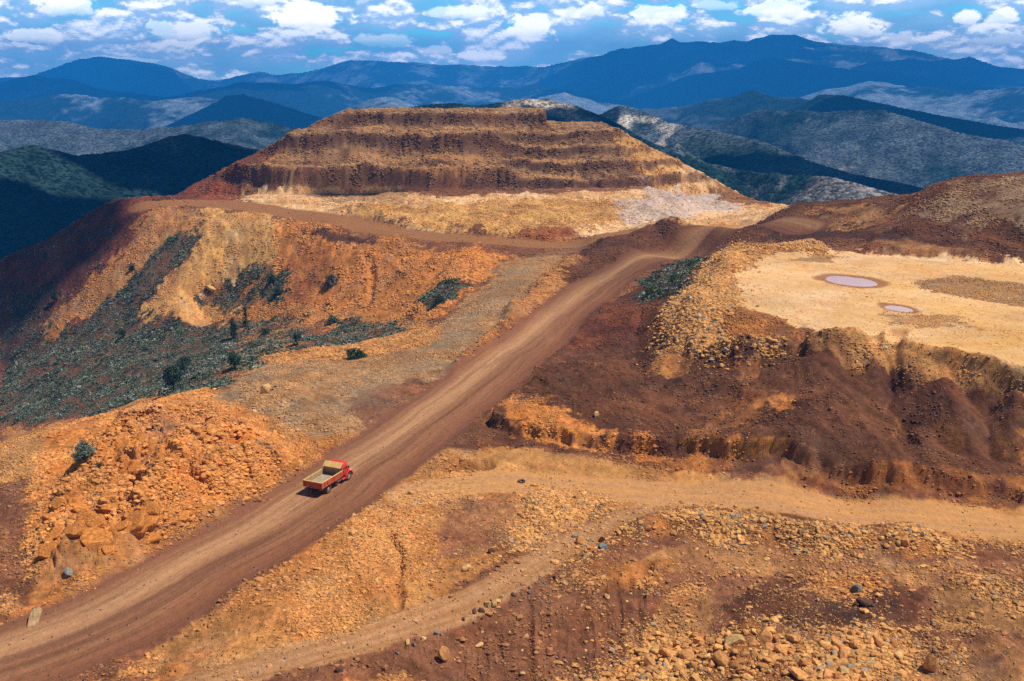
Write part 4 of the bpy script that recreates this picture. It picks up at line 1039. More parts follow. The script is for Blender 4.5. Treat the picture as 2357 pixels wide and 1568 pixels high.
scol = (base * 1.22 * (1 - mixk) + warm * mixk) * rng.uniform(.75, 1.2, (NS, 1))
ssc = np.stack([ss * rng.uniform(.8, 1.25, NS), ss * rng.uniform(.7, 1.1, NS), ss * rng.uniform(.35, .9, NS)], 1)
pos = np.stack([sx, sy, sz], 1); rot = rotmats(NS, 1.2)
big = ss / sD > .0032
V1, F1, C1 = bake(R1, np.where(big, 99, rng.integers(0, 8, NS)), pos, ssc, rot, scol)
V2, F2, C2 = bake(R2, np.where(big, rng.integers(0, 10, NS), 99), pos, ssc, rot, scol)
rub_o = new_mesh('rubble', np.concatenate([V1, V2]), np.concatenate([F1, F2 + len(V1)]), [M_STONE], smooth=False)
set_attr(rub_o.data, 'Col', np.clip(np.concatenate([C1, C2]), 0, 1).astype(np.float32)); rub_o['kind'] = 'stuff'
print('rubble', len(F1), len(F2), time.time() - T0)

# ------------------------------------------------------------------ scrub covering the slopes
def leaf_clump(seed, n=16, flat=.7, size=.38):
    r = np.random.default_rng(seed); V = []; F = []
    for i in range(n):
        d = r.normal(size=3); d /= np.linalg.norm(d); c = d * r.uniform(.3, .9) * A((1, 1, flat)); c[2] = abs(c[2])
        a = r.normal(size=3); a /= np.linalg.norm(a); b = np.cross(a, d + .3 * r.normal(size=3)); b /= np.linalg.norm(b) + 1e-9
        s_ = size * r.uniform(.6, 1.2)
        V += [c + a * s_, c + b * s_ * .6, c - a * s_, c - b * s_ * .6]; k = 4 * i; F.append((k, k + 1, k + 2, k + 3))
    return np.array(V), np.array(F)
LC = [leaf_clump(500 + i) for i in range(8)]
NV = 95000
vprob = gveg * inview * np.clip(.5 + 1.5 * fbm(GX, GY, 4, 3, 402), .05, 2)
vx, vy, vk = scatter(vprob, NV)
vs_ = rng.uniform(.22, .62, NV) * (1 + .5 * np.clip(fbm(vx, vy, 9, 3, 403), -.8, 1)) * np.where(rng.uniform(size=NV) < .06, 1.7, 1)
vz = ground_z(vx, vy) - .05
pal = A([(.11, .13, .085), (.17, .18, .13), (.045, .07, .035), (.26, .26, .22), (.08, .11, .05), (.13, .145, .11)])
vc = pal[rng.integers(0, 6, NV)] * rng.uniform(.55, 1.55, (NV, 1)) * (1 + .6 * fbm(vx, vy, 5, 3, 404))[:, None]
r0 = rotmats(NV, .25)
VV, VF, VC = bake(LC, rng.integers(0, 8, NV), np.stack([vx, vy, vz], 1), np.stack([vs_, vs_, vs_ * rng.uniform(.7, 1.3, NV)], 1), r0, vc)
scr_o = new_mesh('scrub', VV, VF, [M_SCRUB], smooth=False)
set_attr(scr_o.data, 'Col', VC.astype(np.float32)); scr_o['kind'] = 'stuff'

# ------------------------------------------------------------------ single boulders
def boulder(x, y, r, colr, proto, label, group=None, sq=(1, 1, .8), rotz=None, tilt=.4, sink=.3, name='boulder', cat='boulder', protos=None):
    protos = protos or R3; proto = proto % len(protos) + (100 if protos is R4 else 0)
    v, f = protos[proto % 100]
    me = bpy.data.meshes.new(name)
    if ('m', proto) not in BM:
        o = new_mesh('boulder', v, f, [M_BLOCK if protos is R4 else M_STONE], smooth=False, link=False); BM[('m', proto)] = o.data
        bpy.data.objects.remove(o)
    bpy.data.meshes.remove(me)
    me = BM[('m', proto)].copy()
    me.name = name
    set_attr(me, 'Col', np.tile(np.clip(colr, 0, 1), (len(me.vertices), 1)).astype(np.float32))
    o = bpy.data.objects.new(name, me); COL.objects.link(o)
    o.location = (x, y, float(ground_z(x, y)) + r * sq[2] * sink)
    o.scale = (r * sq[0], r * sq[1], r * sq[2])
    o.rotation_euler = (random.uniform(-tilt, tilt), random.uniform(-tilt, tilt), random.uniform(0, 6.28) if rotz is None else rotz)
    tag(o, label, cat, group)
    return o
BM = {}
CB = dict(o=A((.56, .25, .085)), y=A((.60, .36, .14)), g=A((.23,.21,.17)), b=A((.12, .055, .035)), p=A((.62, .50, .34)))
def field(poly, n, rmin, rmax, keys, label, group, sink=.3):
    w = hits_many(poly); xs = [p[0] for p in w]; ys = [p[1] for p in w]; k = 0; tries = 0
    placed = []
    while k < n and tries < 6000:
        tries += 1
        x = random.uniform(min(xs), max(xs)); y = random.uniform(min(ys), max(ys))
        if float(poly_sd(np.array([x]), np.array([y]), w)[0]) < 0: continue
        r = min(rmax, rmin * random.random() ** (-.45))
        if any((x - a) ** 2 + (y - b) ** 2 < (.75 * (r + c)) ** 2 for a, b, c in placed): continue
        placed.append((x, y, r))
        c = CB[random.choice(keys)] * random.uniform(.8, 1.15)
        boulder(x, y, r, c, random.randrange(12), label, group, (random.uniform(.9, 1.25), random.uniform(.75, 1.05), random.uniform(.6, .95)), sink=sink); k += 1
field([(1440,1568),(1490,1505),(1610,1462),(1700,1452),(1840,1478),(1860,1568)], 98, .36, 1.0, 'oooooyyo', 'angular orange boulder tumbled in the dense heap along the bottom edge', 'boulders of the orange heap')
field([(1860,1568),(1920,1470),(2000,1452),(2100,1490),(2130,1500),(1990,1530),(1990,1568)], 30, .42, .9, 'ooy', 'orange boulder in the smaller clump right of the big orange heap', 'boulders of the small clump')
field([(1430,1225),(1530,1185),(1700,1192),(1900,1212),(2100,1215),(2200,1250),(2150,1272),(1900,1255),(1700,1235)], 52, .24, .55, 'yyoyo', 'yellow stone on the long rubble ridge below the sandy road', 'stones of the long rubble ridge')
field([(1215,1175),(1240,1140),(1390,1145),(1400,1165),(1300,1200),(1230,1210)], 20, .22, .45, 'yyo', 'small yellow stone on the mound where the two tracks part', 'stones of the mound between the tracks')
field([(760,1545),(900,1482),(1060,1418),(1200,1345),(1380,1262),(1395,1275),(1230,1365),(1090,1440),(930,1500),(780,1560)], 30, .22, .5, 'yyogb', 'pale stone lining the lower edge of the narrow foreground track', 'stones lining the narrow track')
field([(1000,1568),(1120,1430),(1300,1380),(1470,1330),(1500,1450),(1400,1568)], 22, .18, .42, 'yyo', 'small pale stone scattered on the bare red-brown bank', 'stones on the red-brown bank')
field([(820,1200),(900,1130),(980,1120),(960,1250),(900,1330),(760,1400),(700,1410)], 20, .2, .5, 'oyg', 'broken orange stone between the haul road and the narrow track', 'stones beside the haul road')
field([(1540,745),(1580,700),(1640,680),(1660,740),(1620,775)], 22, .4, .85, 'yypg', 'pale grey-yellow rock on the stony rim of the sand platform', 'rocks on the platform rim')
B1 = [(1388,1263,.62,A((.17,.19,.19)),'grey boulder below the rubble ridge beside the narrow track',3), (1385,1247,.75,CB['b'],'dark brown boulder touching the grey one by the track',4),
      (1335,1252,.8,CB['o'],'wide orange boulder at the track edge, left of the dark brown one',5), (1765,1475,1.15,CB['o']*1.05,'largest squarish orange boulder crowning the bottom heap',6),
      (2140,1540,1.3,CB['o'],'tall jagged orange rock standing alone at the bottom edge',7), (1372,958,.7,CB['y']*1.1,'single yellow rock lying on the dark brown slope',8),
      (2040,803,.38,A((.30,.55,.42)),'turquoise-green stone under the edge of the sand platform',9), (612,908,1.7,CB['y'],'upright pale slab stuck in the gravel flat behind the outcrop',10),
      (485,668,1.9,CB['y'],'big yellow block perched on the orange slope beside the scrub',11), (1975,1362,.85,A((.17,.16,.13)),'greenish grey boulder above the dark hollow',0),
      (1222,1163,.8,CB['y'],'big yellow block at the left end of the mound between tracks',1), (1073,1310,.75,CB['y'],'chunky yellow boulder on the bank left of the narrow track',2),
      (1023,1520,.9,CB['o'],'tall narrow orange stone low on the red-brown bank',3), (1123,1396,.65,CB['y']*.9,'yellow-brown boulder standing on the edge of the narrow track',4),
      (1130,1273,.7,CB['b'],'dark rounded boulder on the left verge of the narrow track',5), (160,1320,.65,CB['g'],'grey lichen-pale rock at the foot of the orange outcrop',6),
      (1695,1235,.45,CB['g'],'grey stone on the lower side of the rubble ridge',8), (2080,1250,.75,CB['o'],'upright orange block near the right end of the rubble ridge',9),
      (1990,1395,.9,CB['b'],'dark brown boulder sunk in the hollow below the yellow stones',10)]
for px, py, r, c, lab, pr in B1:
    x, y, z = hit(px, py)
    sq = (1.1, .85, .8)
    if 'upright pale slab' in lab: sq = (.55, .3, 1.0)
    if 'tall' in lab: sq = (.75, .6, 1.3)
    boulder(x, y, r, c, pr, lab, None, sq, tilt=.25, sink=.35)
for k_, (px, py, r_, sx_, tl) in enumerate([(225,1235,2.3,1.5,.7),(300,1205,2.6,1.4,.75),(345,1170,1.7,1.2,.6),(265,1165,2.0,1.4,.7),(200,1190,1.7,1.3,.6),(245,1270,1.3,1.3,.5),(350,1235,1.2,1.4,.6),(110,1270,1.8,1.0,.8),(105,1220,1.4,1.1,.7),
        (270,1110,1.3,1.2,.5),(310,1080,1.2,1.3,.5),(420,1190,1.1,1.3,.5),(150,1150,1.2,1.0,.6),(330,1010,1.0,1.2,.5),(480,1170,.9,1.6,.5),(395,1130,1.0,1.3,.5)]):
    x, y, z = hit(px, py)
    o = boulder(x, y, r_ * .55, C['orange'] * A((1, .95, .9)) * random.uniform(.85, 1.05), 3 * k_ + 1, 'orange block of fractured bedrock in the face of the roadside outcrop', 'bedrock blocks of the outcrop', (sx_, 1.0, .42), rotz=0, tilt=0, sink=-.35, name='bedrock_block', cat='rock block', protos=R4)
    o.rotation_euler = (math.radians(38) + random.uniform(-.15, .15), random.uniform(-.25, .1), math.radians(random.uniform(-10, 35)))
_w = hits_many([(95,1200),(150,1140),(260,1150),(370,1150),(400,1200),(330,1250),(220,1290),(110,1310)])
_k = 0
while _k < 26:
    x = random.uniform(min(p[0] for p in _w), max(p[0] for p in _w)); y = random.uniform(min(p[1] for p in _w), max(p[1] for p in _w))
    if float(poly_sd(np.array([x]), np.array([y]), _w)[0]) < 0: continue
    o = boulder(x, y, random.uniform(.35, .85), C['orange'] * A((1, .95, .9)) * random.uniform(.8, 1.1), _k, 'orange block of fractured bedrock in the face of the roadside outcrop', 'bedrock blocks of the outcrop', (random.uniform(.9, 1.4), 1.0, random.uniform(.4, .7)), rotz=0, tilt=0, sink=.1, name='bedrock_block', cat='rock block', protos=R4)
    o.rotation_euler = (math.radians(35) + random.uniform(-.3, .3), random.uniform(-.3, .2), random.uniform(-.5, .8)); _k += 1
# squared pillar stone at the lower left
x, y, z = hit(76, 1438)
import bmesh
def bevel_box(bm, lo, hi, bev=0.0, seg=1, mi=0):
    g = bmesh.ops.create_cube(bm, size=1.0)
    vs = g['verts']
    for v in vs:
        v.co = Vector(((lo[0] + hi[0]) / 2 + v.co.x * (hi[0] - lo[0]), (lo[1] + hi[1]) / 2 + v.co.y * (hi[1] - lo[1]), (lo[2] + hi[2]) / 2 + v.co.z * (hi[2] - lo[2])))
    if bev:
        es = list({e for v in vs for e in v.link_edges})
        bmesh.ops.bevel(bm, geom=es, offset=bev, segments=seg, affect='EDGES', profile=.6)
    return vs
def bobj(name, bm, mats, parent=None, smooth=False):
    me = bpy.data.meshes.new(name); bmesh.ops.recalc_face_normals(bm, faces=bm.faces); bm.to_mesh(me); bm.free()
    for m in (mats if isinstance(mats, (list, tuple)) else [mats]): me.materials.append(m)
    if smooth: me.polygons.foreach_set('use_smooth', np.ones(len(me.polygons), bool)); me.set_sharp_from_angle(angle=math.radians(38))
    o = bpy.data.objects.new(name, me); COL.objects.link(o)
    if parent: o.parent = parent
    return o
bm = bmesh.new(); bevel_box(bm, (-.45, -.3, -.4), (.45, .3, 1.7), .14, 2)
bmesh.ops.subdivide_edges(bm, edges=bm.edges[:], cuts=2, use_grid_fill=True)
for v in bm.verts: v.co += Vector((random.gauss(0, .035), random.gauss(0, .035), random.gauss(0, .03))); v.co.x += .12 * v.co.z
pil = bobj('standing_stone', bm, plain('pillar_stone', (.40, .25, .12), .95, var=.35, scale=2))
pil.rotation_euler = (math.radians(-48), .1, .25); pil.location = (x, y, z); tag(pil, 'squared brown pillar of rock at the lower left verge', 'rock')

# ------------------------------------------------------------------ puddles
M_W, t, b = mat_new('muddy_water')
b.inputs['Base Color'].default_value = (.62, .38, .36, 1); b.inputs['Roughness'].default_value = .12; b.inputs['Specular IOR Level'].default_value = .6
for i, (qx, qy, a_, b_, zw) in enumerate(PUD):
    th = np.linspace(0, 2 * math.pi, 60, endpoint=False)
    co = [(0, 0, 0)] + [(1.15 * a_ * math.cos(q), 1.15 * b_ * math.sin(q) - .25 * b_ * math.cos(q) * 1.15, 0) for q in th]
    me = bpy.data.meshes.new('puddle_water'); me.from_pydata(co, [], [(0, 1 + k, 1 + (k + 1) % 60) for k in range(60)]); me.materials.append(M_W)
    o = bpy.data.objects.new('puddle_water', me); COL.objects.link(o); o.location = (qx, qy, zw + .13); o['kind'] = 'structure'

# ------------------------------------------------------------------ worn tyre left on the sandy road
M_RUB = plain('tyre_rubber', (.018, .016, .015), .85, var=.3, scale=5, dust=.5)
def torus(bm, R, r, nseg=40, nr=14, sq=1.0, tread=0.0):
    rows = []
    for i in range(nseg):
        a = 2 * math.pi * i / nseg; row = []
        for j in range(nr):
            q = 2 * math.pi * j / nr
            cr, sr = math.cos(q), math.sin(q)
            rr = r * (abs(cr) ** 4 + abs(sr) ** 4) ** (-.25)
            rad = R + rr * cr
            if tread and cr > .6 and i % 2: rad -= tread
            row.append(bm.verts.new((rad * math.cos(a), rr * sr * sq, rad * math.sin(a))))
        rows.append(row)
    for i in range(nseg):
        for j in range(nr):
            bm.faces.new((rows[i][j], rows[(i + 1) % nseg][j], rows[(i + 1) % nseg][(j + 1) % nr], rows[i][(j + 1) % nr]))
bm = bmesh.new(); torus(bm, .40, .13, 40, 12, .95, .015)
ty = bobj('tyre', bm, M_RUB, smooth=True); x, y, z = hit(1200, 1110); ty.location = (x, y, z + .1); ty.rotation_euler = (math.pi / 2 + .1, 0, 0)
tag(ty, 'worn black tyre lying flat on the sandy road', 'tyre')

# ------------------------------------------------------------------ trees and bushes
M_LEAF = mat_attr('tree_leaves', 0, 2.0, .3); M_BARK = plain('bark', (.10, .075, .055), .95, var=.3, scale=3)
def tree(px, py, h, w, shape, label, seed, group=None, name='scrub_tree', cat='tree', colr=(.035, .060, .030), n=None, xyz=None):
    r = np.random.default_rng(seed); x, y, z = xyz or hit(px, py)
    root = bpy.data.objects.new(name, None); COL.objects.link(root); root.location = (x, y, z - .1)
    tag(root, label, cat, group)
    # trunk and limbs
    bm = bmesh.new()
    def limb(p0, p1, r0_, r1_):
        d = (p1 - p0); ax = d.orthogonal().normalized(); bx = d.normalized().cross(ax)
        ra = [bm.verts.new(p0 + (ax * math.cos(q) + bx * math.sin(q)) * r0_) for q in [k * math.pi / 3 for k in range(6)]]
        rb = [bm.verts.new(p1 + (ax * math.cos(q) + bx * math.sin(q)) * r1_) for q in [k * math.pi / 3 for k in range(6)]]
        for k in range(6): bm.faces.new((ra[k], ra[(k + 1) % 6], rb[(k + 1) % 6], rb[k]))
    tops = []
    if shape == 'bush':
        for k in range(6):
            a = r.uniform(0, 6.28); e = Vector((math.cos(a) * w * .35, math.sin(a) * w * .35, h * r.uniform(.5, .8)))
            limb(Vector((0, 0, 0)), e, .05 * h ** .5, .015); tops.append(e)
    else:
        p = Vector((0, 0, 0)); rad = .05 * h ** .8; steps = 5
        for k in range(steps):
            q = Vector((r.normal() * .05 * h, r.normal() * .05 * h, 0)) * (k > 0) + Vector((0, 0, h * .92 * (k + 1) / steps)); q = Vector((q.x * .6, q.y * .6, q.z))
            limb(p, q, rad, rad * .72); rad *= .72
            if k >= 1:
                for _ in range(3):
                    a = r.uniform(0, 6.28); e = q + Vector((math.cos(a) * w * .4, math.sin(a) * w * .4, h * r.uniform(.02, .12))); limb(q, e, rad * .5, .012); tops.append(e)
            p = q
        tops.append(p)
    # crown: small leaf sprays gathered in uneven clumps
    ncl = n or int(18 + 6 * h); cl = []
    for k in range(ncl):
        if shape == 'column':
            zz = r.uniform(.12, 1.0); rr = w * .5 * (1 - zz) ** .45 * r.uniform(.2, 1); a = r.uniform(0, 6.28)
            c = A((rr * math.cos(a), rr * math.sin(a), zz * h))
            s_ = r.uniform(.2, .36) * w
        elif shape == 'round':
            d = r.normal(size=3); d /= np.linalg.norm(d); c = A((0, 0, h * .6)) + d * A((w * .42, w * .42, h * .38)) * r.uniform(.35, 1.0); s_ = r.uniform(.12, .24) * w
        else:
            d = r.normal(size=3); d /= np.linalg.norm(d); d[2] = abs(d[2]); c = d * A((w * .45, w * .45, h * .8)) * r.uniform(.3, 1); s_ = r.uniform(.12, .26) * w
        cl.append((c, s_))
    m_ = len(cl) * 3; which = r.integers(0, 8, m_)
    pos_ = np.array([cl[i % len(cl)][0] + r.normal(size=3) * cl[i % len(cl)][1] * .4 for i in range(m_)]); sc_ = np.array([cl[i % len(cl)][1] for i in range(m_)]) * r.uniform(.5, 1, m_)
    base_ = np.array(colr) * r.uniform(.6, 1.7, (len(cl), 1))
    V_, F_, C_ = bake(LC2, which, pos_, np.stack([sc_] * 3, 1), rotmats(m_), base_[np.arange(m_) % len(cl)])
    cr = new_mesh('crown', V_, F_, [M_LEAF], smooth=False, parent=root); set_attr(cr.data, 'Col', np.clip(C_, 0, 1).astype(np.float32))
    bobj('stem' if shape == 'bush' else 'trunk', bm, M_BARK, root)
    return root
LC2 = [leaf_clump(700 + i, 22, 1.0, .26) for i in range(8)]
tree(538, 782, 7.0, 2.4, 'column', 'dark narrow tree, left one of the pair on the bench edge', 1)
tree(566, 752, 6.5, 1.9, 'column', 'dark slender tree, taller-reaching right one of the pair on the bench edge', 2)
tree(400, 905, 8.0, 5.2, 'round', 'largest near-black tree amid the grey-green scrub', 3)
tree(425, 862, 5.5, 4.4, 'round', 'dark leafy tree just above the largest near-black tree', 4, colr=(.045, .075, .04))
tree(541, 850, 4.5, 4.0, 'round', 'round dark tree at the right border of the scrub slope', 5)
tree(685, 795, 4.0, 2.6, 'round', 'small conical green tree left of the long bush hedge', 6, colr=(.04, .08, .045))
tree(612, 770, 3.0, 3.2, 'bush', 'low dark bush right of the pair of narrow trees', 7, name='bush', cat='bush')
tree(285, 778, 3.4, 3.2, 'round', 'small dark tree at the top border of the scrub slope', 8)
tree(126, 700, 5.5, 3.8, 'round', 'dark tree standing on the shaded red slope at far left', 9)
tree(305, 620, 3.4, 3.2, 'bush', 'dark bush on the crest of the scrub spur', 10, name='bush', cat='bush')
tree(815, 825, 2.6, 4.6, 'bush', 'low spreading dark bush beside the gravel flat', 11, name='bush', cat='bush')
tree(192, 1055, 2.9, 3.2, 'bush', 'grey-green bush growing on the orange outcrop', 12, name='bush', cat='bush', colr=(.10, .15, .11), n=46)
tree(232, 1075, 1.2, 1.1, 'bush', 'tiny green bush just right of the big bush on the outcrop', 13, name='bush', cat='bush', colr=(.06, .10, .06))
tree(765, 655, 4.4, 6.0, 'bush', 'sparse reddish-grey bush on the bare orange slope', 14, name='bush', cat='bush', colr=(.11, .10, .08))
tree(1010, 700, 2.8, 3.8, 'bush', 'dark bush in the brown hollow beside the gravel track', 15, name='bush', cat='bush')
tree(625, 655, 4.0, 3.4, 'round', 'leaning dark tree at the top of the scrub patch on the orange slope', 16)
tree(640, 680, 3.6, 4.6, 'bush', 'wide dark bush below the leaning tree on the orange slope', 17, name='bush', cat='bush')
tree(765, 745, 3.0, 5.0, 'bush', 'broad green bush topping the hedge of shrubs over the gravel flat', 18, name='bush', cat='bush', colr=(.05, .085, .05))
tree(1025, 1240, .7, 1.1, 'bush', 'tiny grey-green tuft among the foreground stones', 19, name='bush', cat='bush', colr=(.09, .12, .08), n=10)
tree(1555, 645, 2.2, 3.4, 'bush', 'dark green bush on the shaded bank right of the haul road, upper one', 20, name='bush', cat='bush', colr=(.06, .085, .035))
tree(1500, 680, 2.0, 3.2, 'bush', 'dark green bush on the shaded bank right of the haul road, lower one', 21, name='bush', cat='bush', colr=(.06, .085, .035))
tree(1590, 612, 2.0, 4.0, 'bush', 'small dark bush where the shaded bank meets the rim rocks', 22, name='bush', cat='bush', colr=(.06, .085, .035))
tree(470, 412, 4.0, 4.5, 'round', 'dark tree on the left skyline of the terraced mine hill', 23)
tree(1392, 268, .1, .1, 'bush', 'x', 24) if False else None
print('plants', time.time() - T0)

# ------------------------------------------------------------------ red tipper truck
a0 = P(755.5, 1134.8, 0); a1 = P(803.0, 1104.6, 0)
hd_ = math.atan2(a1[1] - a0[1], a1[0] - a0[0]); WB = math.hypot(a1[0] - a0[0], a1[1] - a0[1]); print('wheelbase', WB, math.degrees(hd_))
S = WB / 4.0
truck = bpy.data.objects.new('tipper_truck', None); COL.objects.link(truck)
ox, oy = a0[0] - math.sin(hd_) * 0.95 * S, a0[1] + math.cos(hd_) * .95 * S
truck.location = (ox, oy, max(float(ground_z(ox, oy)), float(ground_z(*a0))) + .0); truck.rotation_euler = (0, 0, hd_); truck.scale = (S, S, S)
tag(truck, 'red tipper truck with an empty dusty bed driving up the haul road', 'truck')
RED = plain('red_paint', (.62, .030, .022), .42, var=.15, scale=3, dust=.32, spec=.5)
RED2 = plain('worn_red_paint', (.52, .055, .025), .6, var=.25, scale=4, dust=.5)
TAN = plain('dusty_bed_metal', (.40, .27, .13), .85, var=.3, scale=3, dust=.3)
GREYB = plain('scraped_bed_floor', (.34, .27, .19), .8, var=.3, scale=2, dust=.5)
BLK = plain('black_frame', (.015, .013, .012), .8, var=.3, dust=.2)
GLS = plain('window_glass', (.012, .014, .018), .08, spec=.8, var=.1)
RIM = plain('rim_paint', (.42, .30, .18), .6, var=.2, dust=.4)
CHR = plain('headlamp_glass', (.75, .74, .70), .15, spec=.8, var=.1)
CAN = plain('ochre_guard', (.66, .40, .13), .8, var=.2, scale=3, dust=.3)
def part(name, fn, mat, parent=truck, smooth=False):
    bm = bmesh.new(); fn(bm); return bobj(name, bm, mat, parent, smooth)
part('chassis', lambda b_: [bevel_box(b_, (-1.15, s_ * .42 - .06, .62), (4.45, s_ * .42 + .06, .84), .01) for s_ in (-1, 1)] + [bevel_box(b_, (q, -.42, .66), (q + .12, .42, .8)) for q in (-1.1, .2, 1.4, 2.5, 3.6)], BLK)
part('axle', lambda b_: (bevel_box(b_, (-.08, -.95, .40), (.08, .95, .56), .03), bevel_box(b_, (3.92, -.85, .40), (4.08, .85, .52), .03)), BLK)
# bed : side walls, front wall, floor, tailgate
BX0, BX1, BW, BZ, BH = -1.32, 2.55, 1.16, .98, .64
bed = part('cargo_bed', lambda b_: [bevel_box(b_, (BX0, s_ * BW - .035, BZ), (BX1, s_ * BW + .035, BZ + BH), .012) for s_ in (-1, 1)]
           + [bevel_box(b_, (BX0 + .35 + k * .62, s_ * (BW + .055) - .03, BZ + .02), (BX0 + .43 + k * .62, s_ * (BW + .055) + .03, BZ + BH - .06), .008) for k in range(6) for s_ in (-1, 1)], RED2)
part('bed_liner', lambda b_: [bevel_box(b_, (BX0 + .06, s_ * (BW - .055) - .015, BZ + .11), (BX1 - .05, s_ * (BW - .055) + .015, BZ + BH - .01)) for s_ in (-1, 1)], TAN, bed)
part('bed_rail', lambda b_: [bevel_box(b_, (BX0 - .02, s_ * BW - .065, BZ + BH + .003), (BX1, s_ * BW + .065, BZ + BH + .055), .012) for s_ in (-1, 1)], CAN, bed)
part('bed_floor', lambda b_: bevel_box(b_, (BX0 + .03, -BW + .04, BZ + .02), (BX1 - .02, BW - .04, BZ + .10)), GREYB, bed)
part('front_wall', lambda b_: (bevel_box(b_, (BX1 - .05, -BW, BZ + .10), (BX1 + .03, BW, BZ + 1.0), .015), [bevel_box(b_, (BX1 - .10, q - .035, BZ + .12), (BX1 - .052, q + .035, BZ + .98)) for q in (-.6, 0, .6)]), TAN, bed)
tg = part('tailgate', lambda b_: (bevel_box(b_, (BX0 - .05, -BW - .04, BZ - .05), (BX0 + .005, BW + .04, BZ + BH), .012),
          bevel_box(b_, (BX0 - .115, -BW - .03, BZ + .22), (BX0 - .052, BW + .03, BZ + .30), .01), bevel_box(b_, (BX0 - .115, -BW - .03, BZ - .02), (BX0 - .052, BW + .03, BZ + .06), .01),
          [bevel_box(b_, (BX0 - .10, q - .04, BZ - .05), (BX0 - .053, q + .04, BZ + BH - .02)) for q in (-BW, -.4, .4, BW)]), RED2, bed)
part('gate_rail', lambda b_: bevel_box(b_, (BX0 - .12, -BW - .05, BZ + BH + .004), (BX0 + .03, BW + .05, BZ + BH + .06), .012), CAN, bed)
# guard canopy leaning from the bed's front wall over the cab roof
def canopy(b_):
    pr = [(BX1 - .36, BZ + .98), (BX1 + .22, BZ + 1.42), (BX1 + .20, BZ + 1.47), (BX1 - .40, BZ + 1.03)]
    L_ = [b_.verts.new((x_, -1.12, z_)) for x_, z_ in pr]; R_ = [b_.verts.new((x_, 1.12, z_)) for x_, z_ in pr]
    for k in range(4): b_.faces.new((L_[k], L_[(k + 1) % 4], R_[(k + 1) % 4], R_[k]))
    b_.faces.new(L_); b_.faces.new(R_[::-1])
part('cab_guard', canopy, CAN)
part('guard_edge', lambda b_: [bevel_box(b_, (BX1 - .10, s_ * 1.15 - .025, BZ + BH), (BX1 + .1, s_ * 1.15 + .025, BZ + 1.10), .01) for s_ in (-1, 1)], RED2)
# cab: lofted from cross sections (x, half width at sill, half width at roof, floor z, top z)
def loft(b_, secs, n=24):
    rows = []
    for x_, w0, w1, z0_, z1_, pw in secs:
        row = []
        for k in range(n):
            q = 2 * math.pi * (k + .5) / n; cq, sq_ = math.cos(q), math.sin(q)
            u = math.copysign(abs(cq) ** pw, cq); v = math.copysign(abs(sq_) ** pw, sq_)
            zz = (z0_ + z1_) / 2 + v * (z1_ - z0_) / 2; f_ = (zz - z0_) / (z1_ - z0_)
            f_ = max(0, min(1, (f_ - .45) / .55)); row.append(b_.verts.new((x_, u * (w0 + (w1 - w0) * f_), zz)))
        rows.append(row)
    for i in range(len(rows) - 1):
        for k in range(n): b_.faces.new((rows[i][k], rows[i][(k + 1) % n], rows[i + 1][(k + 1) % n], rows[i + 1][k]))
    b_.faces.new(rows[0]); b_.faces.new(rows[-1][::-1])
cab = part('cab', lambda b_: loft(b_, [(2.64, .98, .86, .72, 2.22, .38), (2.70, 1.04, .92, .70, 2.34, .38), (3.0, 1.06, .95, .70, 2.42, .38), (3.55, 1.06, .94, .70, 2.40, .38), (3.80, 1.05, .90, .70, 2.28, .38), (4.0, 1.03, .86, .70, 1.88, .40), (4.14, 1.0, .82, .70, 1.56, .42)]), RED, smooth=True)
hood = part('hood', lambda b_: loft(b_, [(3.9, .74, .66, .72, 1.53, .5), (4.25, .72, .60, .70, 1.46, .5), (4.55, .66, .50, .68, 1.32, .55), (4.72, .56, .40, .70, 1.14, .6), (4.77, .42, .3, .76, 1.0, .7)]), RED, smooth=True)
part('grille', lambda b_: [bevel_box(b_, (4.70, -.38 + abs(0), .74 + k * .075), (4.785 - .012 * k, .38, .775 + k * .075), .008) for k in range(4)], BLK, hood)
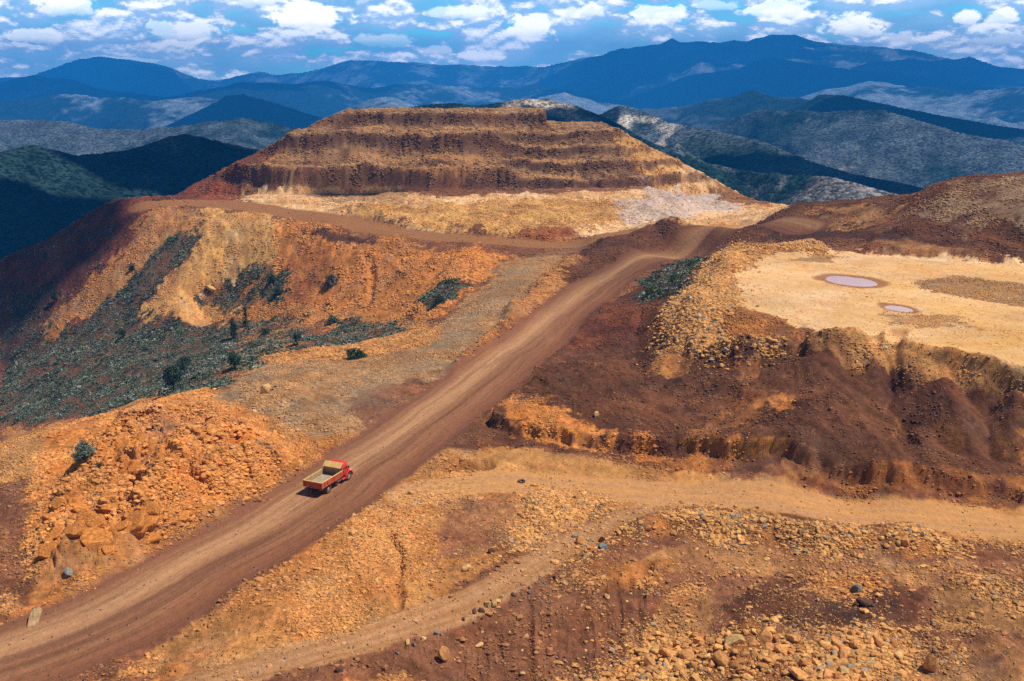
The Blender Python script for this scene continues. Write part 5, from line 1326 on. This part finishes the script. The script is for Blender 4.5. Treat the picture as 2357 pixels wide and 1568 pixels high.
for s_ in (-1, 1):
    def fender(b_, s_=s_):
        rows = []
        for k in range(13):
            q = math.pi * (-.02 + 1.04 * k / 12); row = []
            for (rad, yy) in ((.60, .70), (.66, .74), (.67, .95), (.66, 1.10), (.60, 1.14), (.55, 1.12), (.55, .74)):
                row.append(b_.verts.new((4.0 + rad * 1.04 * math.cos(q), s_ * yy, .50 + rad * math.sin(q) * 1.02)))
            rows.append(row)
        for i in range(12):
            for j in range(7): b_.faces.new((rows[i][j], rows[i][(j + 1) % 7], rows[i + 1][(j + 1) % 7], rows[i + 1][j]))
        b_.faces.new(rows[0]); b_.faces.new(rows[-1])
    part('fender', fender, RED, smooth=True)
    def lamp(b_, s_=s_):
        bmesh.ops.create_uvsphere(b_, u_segments=16, v_segments=10, radius=.12)
        for v in b_.verts: v.co = Vector((4.63 + v.co.x * .6, s_ * .78 + v.co.y, .93 + v.co.z))
    part('headlight', lamp, CHR, smooth=True)
    def swin(b_, s_=s_):
        pr = [(2.92, 1.60), (3.66, 1.60), (3.62, 2.02), (3.48, 2.14), (2.95, 2.14)]
        L_ = [b_.verts.new((x_, s_ * (1.075 - (z_ - 1.45) * .22), z_)) for x_, z_ in pr]; R_ = [b_.verts.new((x_, s_ * (.98 - (z_ - 1.45) * .22), z_)) for x_, z_ in pr]
        for k in range(5): b_.faces.new((L_[k], L_[(k + 1) % 5], R_[(k + 1) % 5], R_[k]))
        b_.faces.new(L_); b_.faces.new(R_[::-1])
    part('side_window', swin, GLS, cab)
    part('door_handle', lambda b_: bevel_box(b_, (2.9, s_ * 1.072 - .02, 1.36), (3.06, s_ * 1.072 + .02, 1.40), .008), BLK, cab)
    part('door_seam', lambda b_: (bevel_box(b_, (2.84, s_ * 1.052 - .012, .86), (2.855, s_ * 1.052 + .012, 1.5)), bevel_box(b_, (3.60, s_ * 1.05 - .012, .9), (3.615, s_ * 1.05 + .012, 1.5))), BLK, cab)
    part('wing_mirror', lambda b_: (bevel_box(b_, (3.62, s_ * 1.22 - .09, 1.58), (3.66, s_ * 1.22 + .09, 1.84), .015), bevel_box(b_, (3.60, s_ * 1.06 - .10, 1.69), (3.62, s_ * 1.06 + .10, 1.71))), BLK, cab)
    part('tail_light', lambda b_: bevel_box(b_, (BX0 - .11, s_ * .92 - .09, .80), (BX0 - .04, s_ * .92 + .09, .90), .01), RED)
    part('mudflap', lambda b_: bevel_box(b_, (-.66, s_ * .86 - .26, .28), (-.63, s_ * .86 + .26, .86), .005), BLK)
part('windscreen', lambda b_: [setattr(v, 'co', Vector((3.90 + v.co.z * -.5 + v.co.x, v.co.y, 1.98 + v.co.z))) for v in bevel_box(b_, (-.03, -.80, -.20), (.045, .80, .20))], GLS, cab)
part('rear_window', lambda b_: bevel_box(b_, (2.62, -.5, 1.66), (2.66, .5, 1.92), .01), GLS, cab)
part('bumper', lambda b_: bevel_box(b_, (4.70, -1.02, .46), (4.84, 1.02, .66), .04, 2), RED)
part('fuel_tank', lambda b_: bevel_box(b_, (1.75, -1.02, .52), (2.45, -.62, .84), .08, 3), plain('tank_metal', (.45, .28, .26), .5, .3, var=.2, dust=.3), smooth=True)
part('side_step', lambda b_: bevel_box(b_, (2.70, -1.10, .50), (3.30, -.78, .56), .01), RED)
def wheel(x_, y_, dual):
    w_ = bpy.data.objects.new('wheel', None); COL.objects.link(w_); w_.parent = truck; w_.location = (x_, y_, .50)
    bm = bmesh.new(); torus(bm, .375, .125, 44, 14, .95, .018); bobj('tyre', bm, M_RUB, w_, True)
    sgn = math.copysign(1, y_)
    def rim(b_):
        pr = [(.0, .10), (.09, .10), (.10, .05), (.16, .04), (.24, -.02 if dual else .07), (.27, .06), (.285, .10), (.285, -.10), (.0, -.10)]
        n = 24; rows = [[b_.verts.new((rr * math.cos(2 * math.pi * k / n), sgn * yy, rr * math.sin(2 * math.pi * k / n))) for k in range(n)] for rr, yy in pr[1:-1]]
        for i in range(len(rows) - 1):
            for k in range(n): b_.faces.new((rows[i][k], rows[i][(k + 1) % n], rows[i + 1][(k + 1) % n], rows[i + 1][k]))
        b_.faces.new(rows[0]); b_.faces.new(rows[-1])
    part('rim', rim, RIM, w_, True)
for s_ in (-1, 1):
    wheel(4.0, s_ * .93, False); wheel(0, s_ * .97, True); wheel(0, s_ * .68, True)
print('truck', time.time() - T0)
